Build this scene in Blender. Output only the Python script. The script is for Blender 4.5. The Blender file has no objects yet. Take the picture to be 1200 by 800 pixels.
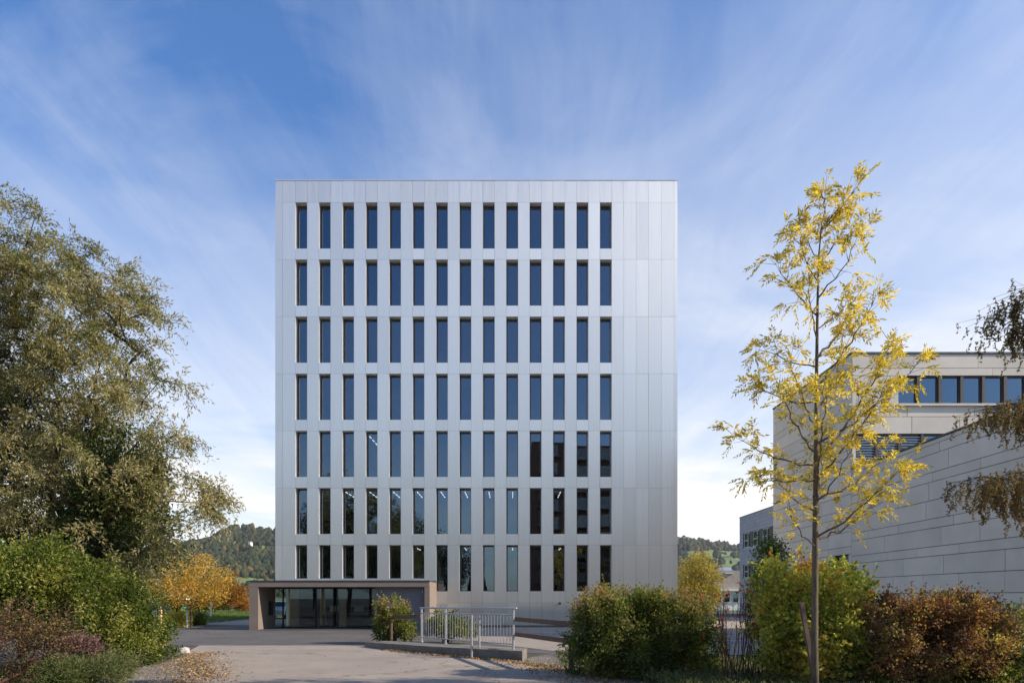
import bpy, math, random
import numpy as np
from math import radians as R, sin, cos, pi
random.seed(7); rng = np.random.default_rng(7)
S = bpy.context.scene; COL = S.collection
# ------------------------------------------------------------------ camera
F = 800.0; EYE = 1.9; HZ = 698.0
cam_d = bpy.data.cameras.new('camera'); cam = bpy.data.objects.new('camera', cam_d); COL.objects.link(cam)
cam.location = (0, 0, EYE); cam.rotation_euler = (R(90), 0, 0)
cam_d.sensor_width = 36; cam_d.lens = 24; cam_d.shift_y = (HZ-400)/1200.0
cam_d.clip_start = .1; cam_d.clip_end = 12000
S.camera = cam
# ------------------------------------------------------------------ light
AZ, EL = 12.0, 31.0            # sun from the right, a little in front of the facade
sd = (cos(R(AZ))*cos(R(EL)), -sin(R(AZ))*cos(R(EL)), sin(R(EL)))
W = bpy.data.worlds.new('World'); S.world = W; W.use_nodes = True
def build_world():
    nt = W.node_tree; nt.nodes.clear(); N = nt.nodes; L = nt.links
    out = N.new('ShaderNodeOutputWorld'); bg = N.new('ShaderNodeBackground'); bg.inputs[1].default_value = .15
    sky = N.new('ShaderNodeTexSky'); sky.sky_type = 'NISHITA'; sky.sun_disc = False
    sky.sun_elevation = R(EL); sky.sun_rotation = R(90+AZ); sky.air_density = 1.3; sky.dust_density = .7; sky.ozone_density = 3.0
    tc = N.new('ShaderNodeTexCoord'); sp = N.new('ShaderNodeSeparateXYZ'); L.new(tc.outputs['Generated'], sp.inputs[0])
    def M(op, a, b=None, c=None, clamp=False):
        m = N.new('ShaderNodeMath'); m.operation = op; m.use_clamp = clamp
        for i, v in enumerate((a, b, c)):
            if v is None: continue
            if isinstance(v, (int, float)): m.inputs[i].default_value = v
            else: L.new(v, m.inputs[i])
        return m.outputs[0]
    z = M('MAXIMUM', sp.outputs[2], 0.0)
    zz = M('ADD', z, .10)
    u = M('DIVIDE', sp.outputs[0], zz); v = M('DIVIDE', sp.outputs[1], zz)
    def noise(su, sv, off, det, rough, dist=0.0):
        cb = N.new('ShaderNodeCombineXYZ'); L.new(M('MULTIPLY', u, su), cb.inputs[0]); L.new(M('MULTIPLY', v, sv), cb.inputs[1]); cb.inputs[2].default_value = off
        n = N.new('ShaderNodeTexNoise'); n.inputs['Scale'].default_value = 1; n.inputs['Detail'].default_value = det
        n.inputs['Roughness'].default_value = rough; n.inputs['Distortion'].default_value = dist
        L.new(cb.outputs[0], n.inputs['Vector']); return n.outputs['Fac']
    def mr(x, a, b, c, d):
        m = N.new('ShaderNodeMapRange'); m.interpolation_type = 'SMOOTHSTEP'
        L.new(x, m.inputs[0]); m.inputs[1].default_value = a; m.inputs[2].default_value = b; m.inputs[3].default_value = c; m.inputs[4].default_value = d
        return m.outputs[0]
    fine = mr(noise(4.2, .9, 3.1, 8, .66, 1.0), .34, .72, 0, 1)
    mid = mr(noise(1.3, 1.1, 9.4, 7, .6, 1.2), .36, .68, 0, 1)
    big = mr(noise(.55, .9, 5.2, 4, .5, .3), .36, .62, 0, 1)
    base = mr(z, .02, .62, .84, .04)                 # the veil is thicker towards the horizon
    right = mr(sp.outputs[0], -.5, .6, -.04, .20)
    f = M('ADD', base, right)
    f = M('ADD', f, M('MULTIPLY', M('SUBTRACT', big, .35), .28))
    f = M('ADD', f, M('MULTIPLY', M('SUBTRACT', mid, .4), .17))
    f = M('ADD', f, M('MULTIPLY', M('SUBTRACT', fine, .4), .12))
    f = M('MULTIPLY', f, M('MAXIMUM', mr(sp.outputs[1], -.85, .1, .34, 1), mr(M('ABSOLUTE', sp.outputs[0]), .58, .85, 0, 1.05)))          # the sky behind the viewpoint is clearer
    f = M('MULTIPLY', M('MAXIMUM', f, 0.02), .97, clamp=True)
    cc = N.new('ShaderNodeMix'); cc.data_type = 'RGBA'
    L.new(mr(z, .0, .5, 0, 1), cc.inputs[0]); cc.inputs[6].default_value = (6.25, 6.05, 5.75, 1); cc.inputs[7].default_value = (4.3, 4.55, 5.1, 1)
    tint = N.new('ShaderNodeMix'); tint.data_type = 'RGBA'; tint.blend_type = 'MULTIPLY'; tint.inputs[0].default_value = 1
    L.new(sky.outputs[0], tint.inputs[6]); tint.inputs[7].default_value = (.40, .66, .98, 1)
    mx = N.new('ShaderNodeMix'); mx.data_type = 'RGBA'
    L.new(f, mx.inputs[0]); L.new(tint.outputs[2], mx.inputs[6]); L.new(cc.outputs[2], mx.inputs[7])
    L.new(mx.outputs[2], bg.inputs[0]); L.new(bg.outputs[0], out.inputs[0])
build_world()
sl = bpy.data.lights.new('sun', 'SUN'); sl.energy = 4.6; sl.angle = R(.53); sl.color = (1, .89, .75)
so = bpy.data.objects.new('sun', sl); COL.objects.link(so)
from mathutils import Vector
so.rotation_euler = Vector(sd).to_track_quat('Z', 'Y').to_euler(); so.location = (60, -20, 60)
S.view_settings.view_transform = 'Standard'; S.view_settings.look = 'None'; S.view_settings.gamma = 1
S.view_settings.use_curve_mapping = False; S.view_settings.exposure = 0.40
S.render.engine = 'CYCLES'
S.cycles.max_bounces = 8; S.cycles.transparent_max_bounces = 16; S.cycles.sample_clamp_indirect = 4
S.cycles.use_denoising = True

# ------------------------------------------------------------------ materials
def mat(name, build):
    m = bpy.data.materials.new(name); m.use_nodes = True
    nt = m.node_tree; N = nt.nodes; L = nt.links
    b = N.get('Principled BSDF'); build(N, L, b, N.get('Material Output')); return m
def ramp(N, L, src, stops, interp='LINEAR'):
    r = N.new('ShaderNodeValToRGB'); r.color_ramp.interpolation = interp
    e = r.color_ramp.elements
    while len(e) < len(stops): e.new(.5)
    for i, (p, c) in enumerate(stops):
        e[i].position = p; e[i].color = (*c, 1) if len(c) == 3 else c
    L.new(src, r.inputs[0]); return r.outputs[0]
def noise(N, L, scale, det=6, rough=.6, vec=None, dist=0):
    n = N.new('ShaderNodeTexNoise'); n.inputs['Scale'].default_value = scale; n.inputs['Detail'].default_value = det
    n.inputs['Roughness'].default_value = rough; n.inputs['Distortion'].default_value = dist
    if vec is None:
        g = N.new('ShaderNodeNewGeometry'); vec = g.outputs['Position']
    L.new(vec, n.inputs['Vector']); return n.outputs['Fac']
def mixc(N, L, f, a, b, mode='MIX'):
    m = N.new('ShaderNodeMix'); m.data_type = 'RGBA'; m.blend_type = mode
    for i, v in ((0, f), (6, a), (7, b)):
        if isinstance(v, (int, float)): m.inputs[i].default_value = v
        elif isinstance(v, tuple): m.inputs[i].default_value = (*v, 1)
        else: L.new(v, m.inputs[i])
    return m.outputs[2]
def bump(N, L, h, b, strength=.3, dist=.02):
    bn = N.new('ShaderNodeBump'); bn.inputs['Strength'].default_value = strength; bn.inputs['Distance'].default_value = dist
    L.new(h, bn.inputs['Height']); L.new(bn.outputs[0], b.inputs['Normal'])
def simple(name, c, rough=.6, metal=0, var=.25, scale=3.0, bmp=.15):
    def f(N, L, b, o):
        n = noise(N, L, scale, 7, .65)
        lo = tuple(x*(1-var) for x in c); hi = tuple(min(1, x*(1+var)) for x in c)
        L.new(ramp(N, L, n, [(.3, lo), (.7, hi)]), b.inputs['Base Color'])
        b.inputs['Roughness'].default_value = rough; b.inputs['Metallic'].default_value = metal
        if bmp: bump(N, L, noise(N, L, scale*12, 4), b, bmp, .01)
    return mat(name, f)
def leafmat(name, stops, trans=.35, rough=.5, spec=.3):
    def f(N, L, b, o):
        a = N.new('ShaderNodeAttribute'); a.attribute_name = 'tint'
        col = ramp(N, L, a.outputs['Fac'], stops)
        L.new(col, b.inputs['Base Color']); b.inputs['Roughness'].default_value = rough
        b.inputs['Specular IOR Level'].default_value = spec
        t = N.new('ShaderNodeBsdfTranslucent'); L.new(mixc(N, L, 1.0, col, (1.3, 1.25, .7), 'MULTIPLY'), t.inputs[0])
        m = N.new('ShaderNodeMixShader'); m.inputs[0].default_value = trans
        L.new(b.outputs[0], m.inputs[1]); L.new(t.outputs[0], m.inputs[2]); L.new(m.outputs[0], o.inputs[0])
    return mat(name, f)
def tinted(name, c, rough, var=.06, metal=0, bmp=.05, bscale=30, stain=.06, streak=False):
    def f(N, L, b, o):
        a = N.new('ShaderNodeAttribute'); a.attribute_name = 'tint'
        lo = tuple(x*(1-var) for x in c); hi = tuple(min(1, x*(1+var)) for x in c)
        col = ramp(N, L, a.outputs['Fac'], [(0, lo), (1, hi)])
        if streak:
            g = N.new('ShaderNodeNewGeometry'); mp = N.new('ShaderNodeMapping'); mp.inputs['Scale'].default_value = (6, 6, .35)
            L.new(g.outputs['Position'], mp.inputs[0]); n = noise(N, L, 1, 5, .6, mp.outputs[0])
        else: n = noise(N, L, .9, 6, .6)
        col = mixc(N, L, 1.0, col, ramp(N, L, n, [(.3, (1-stain,)*3), (.7, (1, 1, 1))]), 'MULTIPLY')
        L.new(col, b.inputs['Base Color']); b.inputs['Roughness'].default_value = rough; b.inputs['Metallic'].default_value = metal
        if streak:
            L.new(ramp(N, L, n, [(.25, (rough+.05,)*3), (.75, (rough-.05,)*3)]), b.inputs['Roughness'])
            b.inputs['Anisotropic'].default_value = .66; tv = N.new('ShaderNodeCombineXYZ'); tv.inputs[0].default_value = 1; L.new(tv.outputs[0], b.inputs['Tangent'])
        bump(N, L, noise(N, L, bscale, 4), b, bmp, .005)
    return mat(name, f)
M = {}
M['alu'] = tinted('anodised_aluminium', (.74, .72, .67), .45, .05, metal=.88, bmp=.04, bscale=1.1, stain=.09, streak=True)
M['alu_edge'] = simple('aluminium_reveal', (.82, .79, .74), .45, .35, .05, 2, 0)
M['core'] = simple('dark_backing', (.05, .05, .055), .8)
M['frame'] = simple('window_frame_dark', (.09, .075, .06), .5, .2, .15, 6, .05)
M['gpanel'] = tinted('fibre_cement_panel', (.84, .745, .61), .8, .06, stain=.14)
M['gpanel_blue'] = tinted('grey_shingle_panel', (.40, .41, .44), .7, .07, stain=.1)
M['joint'] = simple('dark_joint', (.09, .085, .08), .9)
M['pav'] = simple('pavilion_brown_concrete', (.25, .195, .155), .8, 0, .08, 1.5, .15)
M['pav_dark'] = simple('pavilion_grey_panel', (.20, .185, .18), .8, 0, .08, 1.5, .1)
M['interior'] = simple('interior_plaster', (.22, .21, .20), .9, 0, .1)
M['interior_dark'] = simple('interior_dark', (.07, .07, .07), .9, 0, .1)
M['wood_post'] = simple('oak_post', (.74, .50, .25), .6, 0, .2, 5)
M['galv'] = simple('galvanised_steel', (.48, .49, .50), .45, .6, .15, 15, .05)
M['black'] = simple('black_metal', (.02, .02, .02), .5, .3)
M['white'] = simple('white_paint', (.75, .75, .73), .5, 0, .05)
M['greenp'] = simple('green_paint', (.03, .30, .13), .5)
M['orangep'] = simple('orange_paint', (.75, .13, .02), .5)
M['rubber'] = simple('rubber', (.02, .02, .02), .8)
M['brickish'] = simple('brown_brick', (.22, .13, .09), .9, 0, .25, 2)
M['tan_wall'] = simple('tan_cladding', (.40, .33, .28), .8, 0, .1, 2)
M['bluecar'] = simple('blue_car_paint', (.03, .06, .14), .25, .3, .02, 1, 0)
M['silvercar'] = simple('pale_car_paint', (.42, .47, .52), .3, .4, .02, 1, 0)
M['lightstone'] = simple('pale_stone', (.50, .46, .42), .85, 0, .2, 8)
M['pebble'] = simple('grey_pebbles', (.26, .23, .20), .9, 0, .45, 9)
M['roof'] = simple('roof_flashing', (.10, .10, .105), .5, .5)
def _glass(refl, tint):
    def f(N, L, b, o):
        N.remove(b)
        t = N.new('ShaderNodeBsdfTransparent'); t.inputs[0].default_value = (*tint, 1)
        g = N.new('ShaderNodeBsdfGlossy'); g.inputs['Roughness'].default_value = .0; g.inputs[0].default_value = (.72, .86, 1, 1)
        lw = N.new('ShaderNodeFresnel'); lw.inputs[0].default_value = 1.5
        ad = N.new('ShaderNodeMath'); ad.operation = 'ADD'; ad.use_clamp = True; ad.inputs[1].default_value = refl; L.new(lw.outputs[0], ad.inputs[0])
        m = N.new('ShaderNodeMixShader'); L.new(ad.outputs[0], m.inputs[0]); L.new(t.outputs[0], m.inputs[1]); L.new(g.outputs[0], m.inputs[2]); L.new(m.outputs[0], o.inputs[0])
    return f
M['glass'] = mat('coated_glass', _glass(.15, (.28, .31, .34)))
M['glass_clear'] = mat('clear_glass', _glass(.03, (.80, .86, .83)))
M['glass_rail'] = mat('balustrade_glass', _glass(.05, (.78, .85, .90)))
def _lamp(N, L, b, o):
    e = N.new('ShaderNodeEmission'); e.inputs[0].default_value = (1, .95, .85, 1); e.inputs[1].default_value = 9.0; L.new(e.outputs[0], o.inputs[0])
M['lamp'] = mat('lit_tube', _lamp)
def _asphalt(c1, c2, speck, cracks=True):
    def f(N, L, b, o):
        g = N.new('ShaderNodeNewGeometry'); P = g.outputs['Position']
        n1 = noise(N, L, .35, 8, .65, P); n2 = noise(N, L, 60, 3, .7, P)
        col = ramp(N, L, n1, [(.32, c1), (.68, c2)])
        col = mixc(N, L, 1.0, col, ramp(N, L, n2, [(.3, (1-speck,)*3), (.7, (1+speck*.3,)*3)]), 'MULTIPLY')
        if cracks:
            v = N.new('ShaderNodeTexVoronoi'); v.feature = 'DISTANCE_TO_EDGE'; v.inputs['Scale'].default_value = .16
            mp = N.new('ShaderNodeVectorMath'); mp.operation = 'ADD'
            nn = N.new('ShaderNodeTexNoise'); nn.inputs['Scale'].default_value = 1.3; nn.inputs['Detail'].default_value = 6; L.new(P, nn.inputs['Vector'])
            sc = N.new('ShaderNodeVectorMath'); sc.operation = 'SCALE'; sc.inputs[3].default_value = 1.6; L.new(nn.outputs['Color'], sc.inputs[0])
            L.new(P, mp.inputs[0]); L.new(sc.outputs[0], mp.inputs[1]); L.new(mp.outputs[0], v.inputs['Vector'])
            col = mixc(N, L, 1.0, col, ramp(N, L, v.outputs['Distance'], [(0, (.40, .38, .36)), (.007, (1, 1, 1))]), 'MULTIPLY')
            st = noise(N, L, 1.1, 6, .7, P)
            col = mixc(N, L, 1.0, col, ramp(N, L, st, [(.30, (.68, .67, .65)), (.44, (1, 1, 1))]), 'MULTIPLY')
        L.new(col, b.inputs['Base Color']); b.inputs['Roughness'].default_value = .9; b.inputs['Specular IOR Level'].default_value = .25
        bump(N, L, n2, b, .35, .01)
    return f
M['road'] = mat('worn_pale_asphalt', _asphalt((.31, .26, .215), (.41, .345, .28), .30))
M['asphalt'] = mat('dark_asphalt', _asphalt((.11, .10, .095), (.155, .143, .132), .28))
def _gravel(N, L, b, o):
    g = N.new('ShaderNodeNewGeometry'); v = N.new('ShaderNodeTexVoronoi'); v.inputs['Scale'].default_value = 22; L.new(g.outputs['Position'], v.inputs['Vector'])
    s = N.new('ShaderNodeSeparateColor'); L.new(v.outputs['Color'], s.inputs[0])
    col = ramp(N, L, s.outputs[0], [(0, (.10, .08, .06)), (.5, (.22, .19, .16)), (1, (.36, .32, .28))])
    col = mixc(N, L, 1.0, col, ramp(N, L, noise(N, L, .8, 6, .7), [(.3, (.55, .5, .42)), (.65, (1, 1, 1))]), 'MULTIPLY')
    L.new(col, b.inputs['Base Color']); b.inputs['Roughness'].default_value = .95; bump(N, L, v.outputs['Distance'], b, .6, .03)
M['gravel'] = mat('gravel', _gravel)
def _ground(N, L, b, o):
    n = noise(N, L, .05, 8, .7); n2 = noise(N, L, 3, 8, .7)
    col = ramp(N, L, n, [(.35, (.07, .11, .025)), (.55, (.10, .15, .035)), (.7, (.14, .15, .05))])
    col = mixc(N, L, 1.0, col, ramp(N, L, n2, [(.3, (.55, .55, .5)), (.7, (1.1, 1.1, 1))]), 'MULTIPLY')
    L.new(col, b.inputs['Base Color']); b.inputs['Roughness'].default_value = .95; bump(N, L, n2, b, .5, .05)
M['grass_ground'] = mat('grass_ground', _ground)
M['soil'] = simple('soil_under_hedges', (.075, .06, .04), .95, 0, .4, 2, .5)
def _hill(N, L, b, o):
    a = N.new('ShaderNodeAttribute'); a.attribute_name = 'tint'
    n = noise(N, L, .02, 8, .7)
    col = ramp(N, L, a.outputs['Fac'], [(0, (.035, .05, .018)), (.45, (.05, .07, .02)), (.55, (.13, .19, .05)), (1, (.17, .24, .06))])
    col = mixc(N, L, 1.0, col, ramp(N, L, n, [(.3, (.7, .7, .7)), (.7, (1.15, 1.1, 1))]), 'MULTIPLY')
    L.new(col, b.inputs['Base Color']); b.inputs['Roughness'].default_value = 1
M['hill'] = mat('hillside', _hill)
M['conc'] = simple('weathered_concrete', (.21, .185, .155), .9, 0, .3, 2.5, .4)
M['conc_dark'] = simple('mossy_concrete', (.13, .115, .09), .95, 0, .45, 4, .4)
M['timber'] = simple('weathered_timber', (.13, .085, .06), .85, 0, .35, 6, .4)
def _bark(c1, c2, sc=(14, 14, 2.5)):
    def f(N, L, b, o):
        g = N.new('ShaderNodeNewGeometry'); mp = N.new('ShaderNodeMapping'); mp.inputs['Scale'].default_value = sc
        L.new(g.outputs['Position'], mp.inputs[0]); n = noise(N, L, 1.6, 7, .7, mp.outputs[0])
        L.new(ramp(N, L, n, [(.3, c1), (.68, c2)]), b.inputs['Base Color']); b.inputs['Roughness'].default_value = .95; bump(N, L, n, b, .7, .02)
    return f
M['bark'] = mat('dark_bark', _bark((.035, .026, .018), (.11, .085, .06)))
M['bark_ash'] = mat('grey_brown_bark', _bark((.07, .05, .032), (.20, .155, .105)))
M['bark_red'] = mat('reddish_stems', _bark((.05, .02, .016), (.13, .055, .04)))
M['leaf_willow'] = leafmat('willow_leaf', [(0, (.08, .10, .02)), (.3, (.18, .185, .055)), (.6, (.35, .31, .13)), (.85, (.56, .50, .30)), (1, (.50, .30, .08))], .38)
M['leaf_green'] = leafmat('green_leaf', [(0, (.03, .055, .008)), (.45, (.10, .145, .02)), (.75, (.24, .27, .045)), (1, (.46, .40, .12))], .42)
M['leaf_ivy'] = leafmat('ivy_leaf', [(0, (.03, .05, .012)), (.6, (.08, .11, .025)), (1, (.15, .16, .04))], .2)
M['leaf_yellow'] = leafmat('yellow_ash_leaf', [(0, (.22, .22, .04)), (.3, (.50, .41, .05)), (.65, (.82, .64, .09)), (1, (.92, .78, .20))], .42)
M['leaf_yellow_far'] = leafmat('golden_leaf', [(0, (.34, .22, .04)), (.5, (.58, .36, .05)), (.85, (.76, .52, .10)), (1, (.30, .28, .06))], .4)
M['leaf_orange'] = leafmat('orange_leaf', [(0, (.12, .10, .02)), (.5, (.36, .15, .02)), (1, (.50, .26, .04))], .4)
M['leaf_shrub'] = leafmat('yellow_green_shrub_leaf', [(0, (.13, .19, .03)), (.3, (.27, .32, .06)), (.7, (.60, .58, .13)), (.95, (.75, .60, .12)), (1, (.62, .18, .06))], .52)
M['leaf_hedge'] = leafmat('hedge_leaf', [(0, (.05, .07, .018)), (.4, (.12, .165, .028)), (.7, (.27, .28, .05)), (.88, (.38, .30, .13)), (1, (.42, .20, .12))], .38)
M['leaf_redhedge'] = leafmat('reddish_hedge_leaf', [(0, (.07, .045, .02)), (.3, (.17, .09, .045)), (.6, (.34, .16, .09)), (.8, (.38, .29, .08)), (1, (.52, .48, .12))], .42)
M['leaf_purple'] = leafmat('dark_red_leaf', [(0, (.04, .035, .018)), (.5, (.09, .06, .03)), (.8, (.18, .10, .05)), (1, (.30, .24, .06))], .3)
M['leaf_pink'] = leafmat('purplish_leaf', [(0, (.12, .06, .06)), (.6, (.24, .12, .13)), (1, (.36, .26, .2))], .3)
M['leaf_red'] = leafmat('scarlet_leaf', [(0, (.45, .04, .03)), (1, (.75, .08, .07))], .4)
M['leaf_birch'] = leafmat('birch_leaf', [(0, (.09, .08, .03)), (.5, (.24, .17, .06)), (.85, (.32, .22, .08)), (1, (.6, .44, .08))], .35)
M['leaf_autumn'] = leafmat('yellow_brown_leaf', [(0, (.12, .14, .03)), (.5, (.34, .29, .06)), (1, (.58, .44, .11))], .4)
M['litter'] = leafmat('fallen_leaf', [(0, (.14, .07, .03)), (.5, (.32, .19, .08)), (1, (.52, .36, .14))], .1)
M['weeds'] = leafmat('weed_blade', [(0, (.05, .08, .02)), (.5, (.12, .15, .04)), (1, (.28, .24, .12))], .3)
M['grassblade'] = leafmat('grass_blade', [(0, (.07, .12, .02)), (.6, (.12, .19, .035)), (1, (.24, .26, .08))], .3)
M['conifer'] = leafmat('conifer_needles', [(0, (.015, .03, .012)), (1, (.05, .075, .025))], .1)
M['forest'] = leafmat('forest_crowns', [(0, (.020, .034, .018)), (.4, (.045, .052, .02)), (.7, (.095, .075, .025)), (1, (.19, .10, .035))], .0, .9, .1)

# ------------------------------------------------------------------ mesh helpers
ORG = {}
def px(x, y, Y): return ((x-600)*Y/F, Y, EYE+(HZ-y)*Y/F)
def gd(y): return EYE*F/(y-HZ)
def props(o, label=None, cat=None, group=None, kind=None):
    if label: o['label'] = label
    if cat: o['category'] = cat
    if group: o['group'] = group
    if kind: o['kind'] = kind
    return o
def empty(name, loc, label, cat, group=None, rz=0):
    o = bpy.data.objects.new(name, None); COL.objects.link(o); o.location = loc; o.rotation_euler = (0, 0, rz); o.empty_display_size = .3
    ORG[o.name] = np.array(loc, float); return props(o, label, cat, group)
def link(name, me, parent=None, org=None):
    o = bpy.data.objects.new(name, me); COL.objects.link(o)
    if parent is not None: o.parent = parent; ORG[o.name] = ORG[parent.name]
    else:
        o.location = org; ORG[o.name] = np.array(org, float)
    return o
def np_mesh(name, V, faces_flat, counts, m, parent=None, org=None, tint=None, smooth=False):
    V = np.asarray(V, float)
    if parent is not None: o_ = ORG[parent.name]
    else:
        if org is None: org = (float((V[:, 0].min()+V[:, 0].max())/2), float((V[:, 1].min()+V[:, 1].max())/2), float(V[:, 2].min()))
        o_ = np.array(org, float)
    V = V-o_
    me = bpy.data.meshes.new(name); counts = np.asarray(counts, np.int32); ff = np.asarray(faces_flat, np.int32)
    me.vertices.add(len(V)); me.vertices.foreach_set('co', V.astype(np.float32).ravel())
    me.loops.add(len(ff)); me.loops.foreach_set('vertex_index', ff)
    me.polygons.add(len(counts)); st = np.zeros(len(counts), np.int32); st[1:] = np.cumsum(counts)[:-1]
    me.polygons.foreach_set('loop_start', st)
    me.polygons.foreach_set('use_smooth', np.full(len(counts), bool(smooth)))
    if tint is not None:
        a = me.attributes.new('tint', 'FLOAT', 'FACE'); a.data.foreach_set('value', np.asarray(tint, np.float32))
    me.update(calc_edges=True); me.materials.append(m)
    return link(name, me, parent, tuple(o_) if parent is None else None)
class MB:
    def __init__(s): s.v = []; s.f = []; s.t = []; s.sm = False
    def face(s, idx, t=.5): s.f.append(idx); s.t.append(t)
    def box(s, x0, x1, y0, y1, z0, z1, t=.5):
        b = len(s.v)
        s.v += [(x0, y0, z0), (x1, y0, z0), (x1, y1, z0), (x0, y1, z0), (x0, y0, z1), (x1, y0, z1), (x1, y1, z1), (x0, y1, z1)]
        for q in ((0, 3, 2, 1), (4, 5, 6, 7), (0, 1, 5, 4), (1, 2, 6, 5), (2, 3, 7, 6), (3, 0, 4, 7)): s.face([b+i for i in q], t)
        return s
    def hexa(s, pts, t=.5):
        b = len(s.v); s.v += [tuple(p) for p in pts]
        for q in ((0, 3, 2, 1), (4, 5, 6, 7), (0, 1, 5, 4), (1, 2, 6, 5), (2, 3, 7, 6), (3, 0, 4, 7)): s.face([b+i for i in q], t)
        return s
    def poly(s, pts, t=.5):
        b = len(s.v); s.v += [tuple(p) for p in pts]; s.face(list(range(b, b+len(pts))), t); return s
    def bar(s, p0, p1, w, h=None, t=.5):       # rectangular bar between two points
        h = h or w; a = np.array(p0, float); c = np.array(p1, float); d = c-a; d /= np.linalg.norm(d)+1e-9
        up = np.array([0, 0, 1.]) if abs(d[2]) < .95 else np.array([0, 1., 0]); sx = np.cross(d, up); sx /= np.linalg.norm(sx); uz = np.cross(sx, d)
        sx = sx*w/2; uz = uz*h/2
        return s.hexa([a-sx-uz, a+sx-uz, c+sx-uz, c-sx-uz, a-sx+uz, a+sx+uz, c+sx+uz, c-sx+uz], t)
    def tube(s, pts, radii, n=8, caps=True, t=.5):
        pts = [np.array(p, float) for p in pts]
        if isinstance(radii, (int, float)): radii = [radii]*len(pts)
        base = len(s.v); m = len(pts)
        ref = None
        for i, p in enumerate(pts):
            d = pts[min(i+1, m-1)]-pts[max(i-1, 0)]; d = d/(np.linalg.norm(d)+1e-9)
            if ref is None: ref = np.array([1., 0, 0]) if abs(d[0]) < .8 else np.array([0, 1., 0])
            a = ref-d*np.dot(ref, d); a /= np.linalg.norm(a)+1e-9; ref = a; b = np.cross(d, a)
            for k in range(n):
                q = p+radii[i]*(cos(2*pi*k/n)*a+sin(2*pi*k/n)*b); s.v.append(tuple(q))
        for i in range(m-1):
            for k in range(n):
                k2 = (k+1) % n; s.face([base+i*n+k, base+i*n+k2, base+(i+1)*n+k2, base+(i+1)*n+k], t)
        if caps:
            s.face([base+k for k in range(n)][::-1], t); s.face([base+(m-1)*n+k for k in range(n)], t)
        return s
    def ring(s, c, r, rt, axis='x', n=20, nt=6):
        base = len(s.v)
        for i in range(n):
            a = 2*pi*i/n
            for k in range(nt):
                b = 2*pi*k/nt; rr = r+rt*cos(b); h = rt*sin(b)
                if axis == 'x': s.v.append((c[0]+h, c[1]+rr*cos(a), c[2]+rr*sin(a)))
                else: s.v.append((c[0]+rr*cos(a), c[1]+h, c[2]+rr*sin(a)))
        for i in range(n):
            for k in range(nt): s.face([base+i*nt+k, base+i*nt+(k+1) % nt, base+((i+1) % n)*nt+(k+1) % nt, base+((i+1) % n)*nt+k])
        return s
    def build(s, name, m, parent=None, org=None, smooth=False, bevel=0):
        flat = [i for f in s.f for i in f]
        o = np_mesh(name, np.array(s.v), flat, [len(f) for f in s.f], m, parent, org, s.t, smooth or s.sm)
        if bevel:
            b = o.modifiers.new('bevel', 'BEVEL'); b.width = bevel; b.segments = 2; b.limit_method = 'ANGLE'
        return o
def nrm(a): return a/(np.linalg.norm(a, axis=-1, keepdims=True)+1e-9)
def leaf_verts(P, D, L, Wd, fold=.25, flatup=.0):
    """rhombic folded leaves: base P, direction D"""
    n = len(P); D = nrm(D); U = rng.normal(size=(n, 3)); U[:, 2] += flatup; U = nrm(U-D*np.sum(U*D, 1, keepdims=True)); Sd = np.cross(D, U)
    L = np.asarray(L).reshape(-1, 1)*np.ones((n, 1)); Wd = np.asarray(Wd).reshape(-1, 1)*np.ones((n, 1))
    mid = P+D*L*.45
    V = np.stack([P, mid+Sd*Wd*.5+U*Wd*fold, P+D*L-U*L*.06, mid-Sd*Wd*.5+U*Wd*fold], 1)
    return V.reshape(-1, 3)
def leaves(name, V, tint, m, parent=None, org=None):
    n = len(V)//4
    return np_mesh(name, V, np.arange(n*4), np.full(n, 4), m, parent, org, np.clip(tint, 0, 1))
def tubes_np(segs, n=5):
    """segs: arrays P0,P1,r0,r1 -> V, faces"""
    P0, P1, r0, r1 = [np.asarray(a, float) for a in segs]
    d = nrm(P1-P0); ref = np.where(np.abs(d[:, :1]) < .8, [[1., 0, 0]], [[0, 1., 0]]); a = nrm(ref-d*np.sum(ref*d, 1, keepdims=True)); b = np.cross(d, a)
    ang = 2*pi*np.arange(n)/n; ring = a[:, None, :]*np.cos(ang)[None, :, None]+b[:, None, :]*np.sin(ang)[None, :, None]
    V = np.concatenate([P0[:, None, :]+ring*r0[:, None, None], P1[:, None, :]+ring*r1[:, None, None]], 1)
    N = len(P0); base = (np.arange(N)*2*n)[:, None]; k = np.arange(n)[None, :]; k2 = (k+1) % n
    Fc = np.stack([base+k, base+k2, base+n+k2, base+n+k], 2).reshape(-1)
    return V.reshape(-1, 3), Fc, np.full(N*n, 4)
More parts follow.
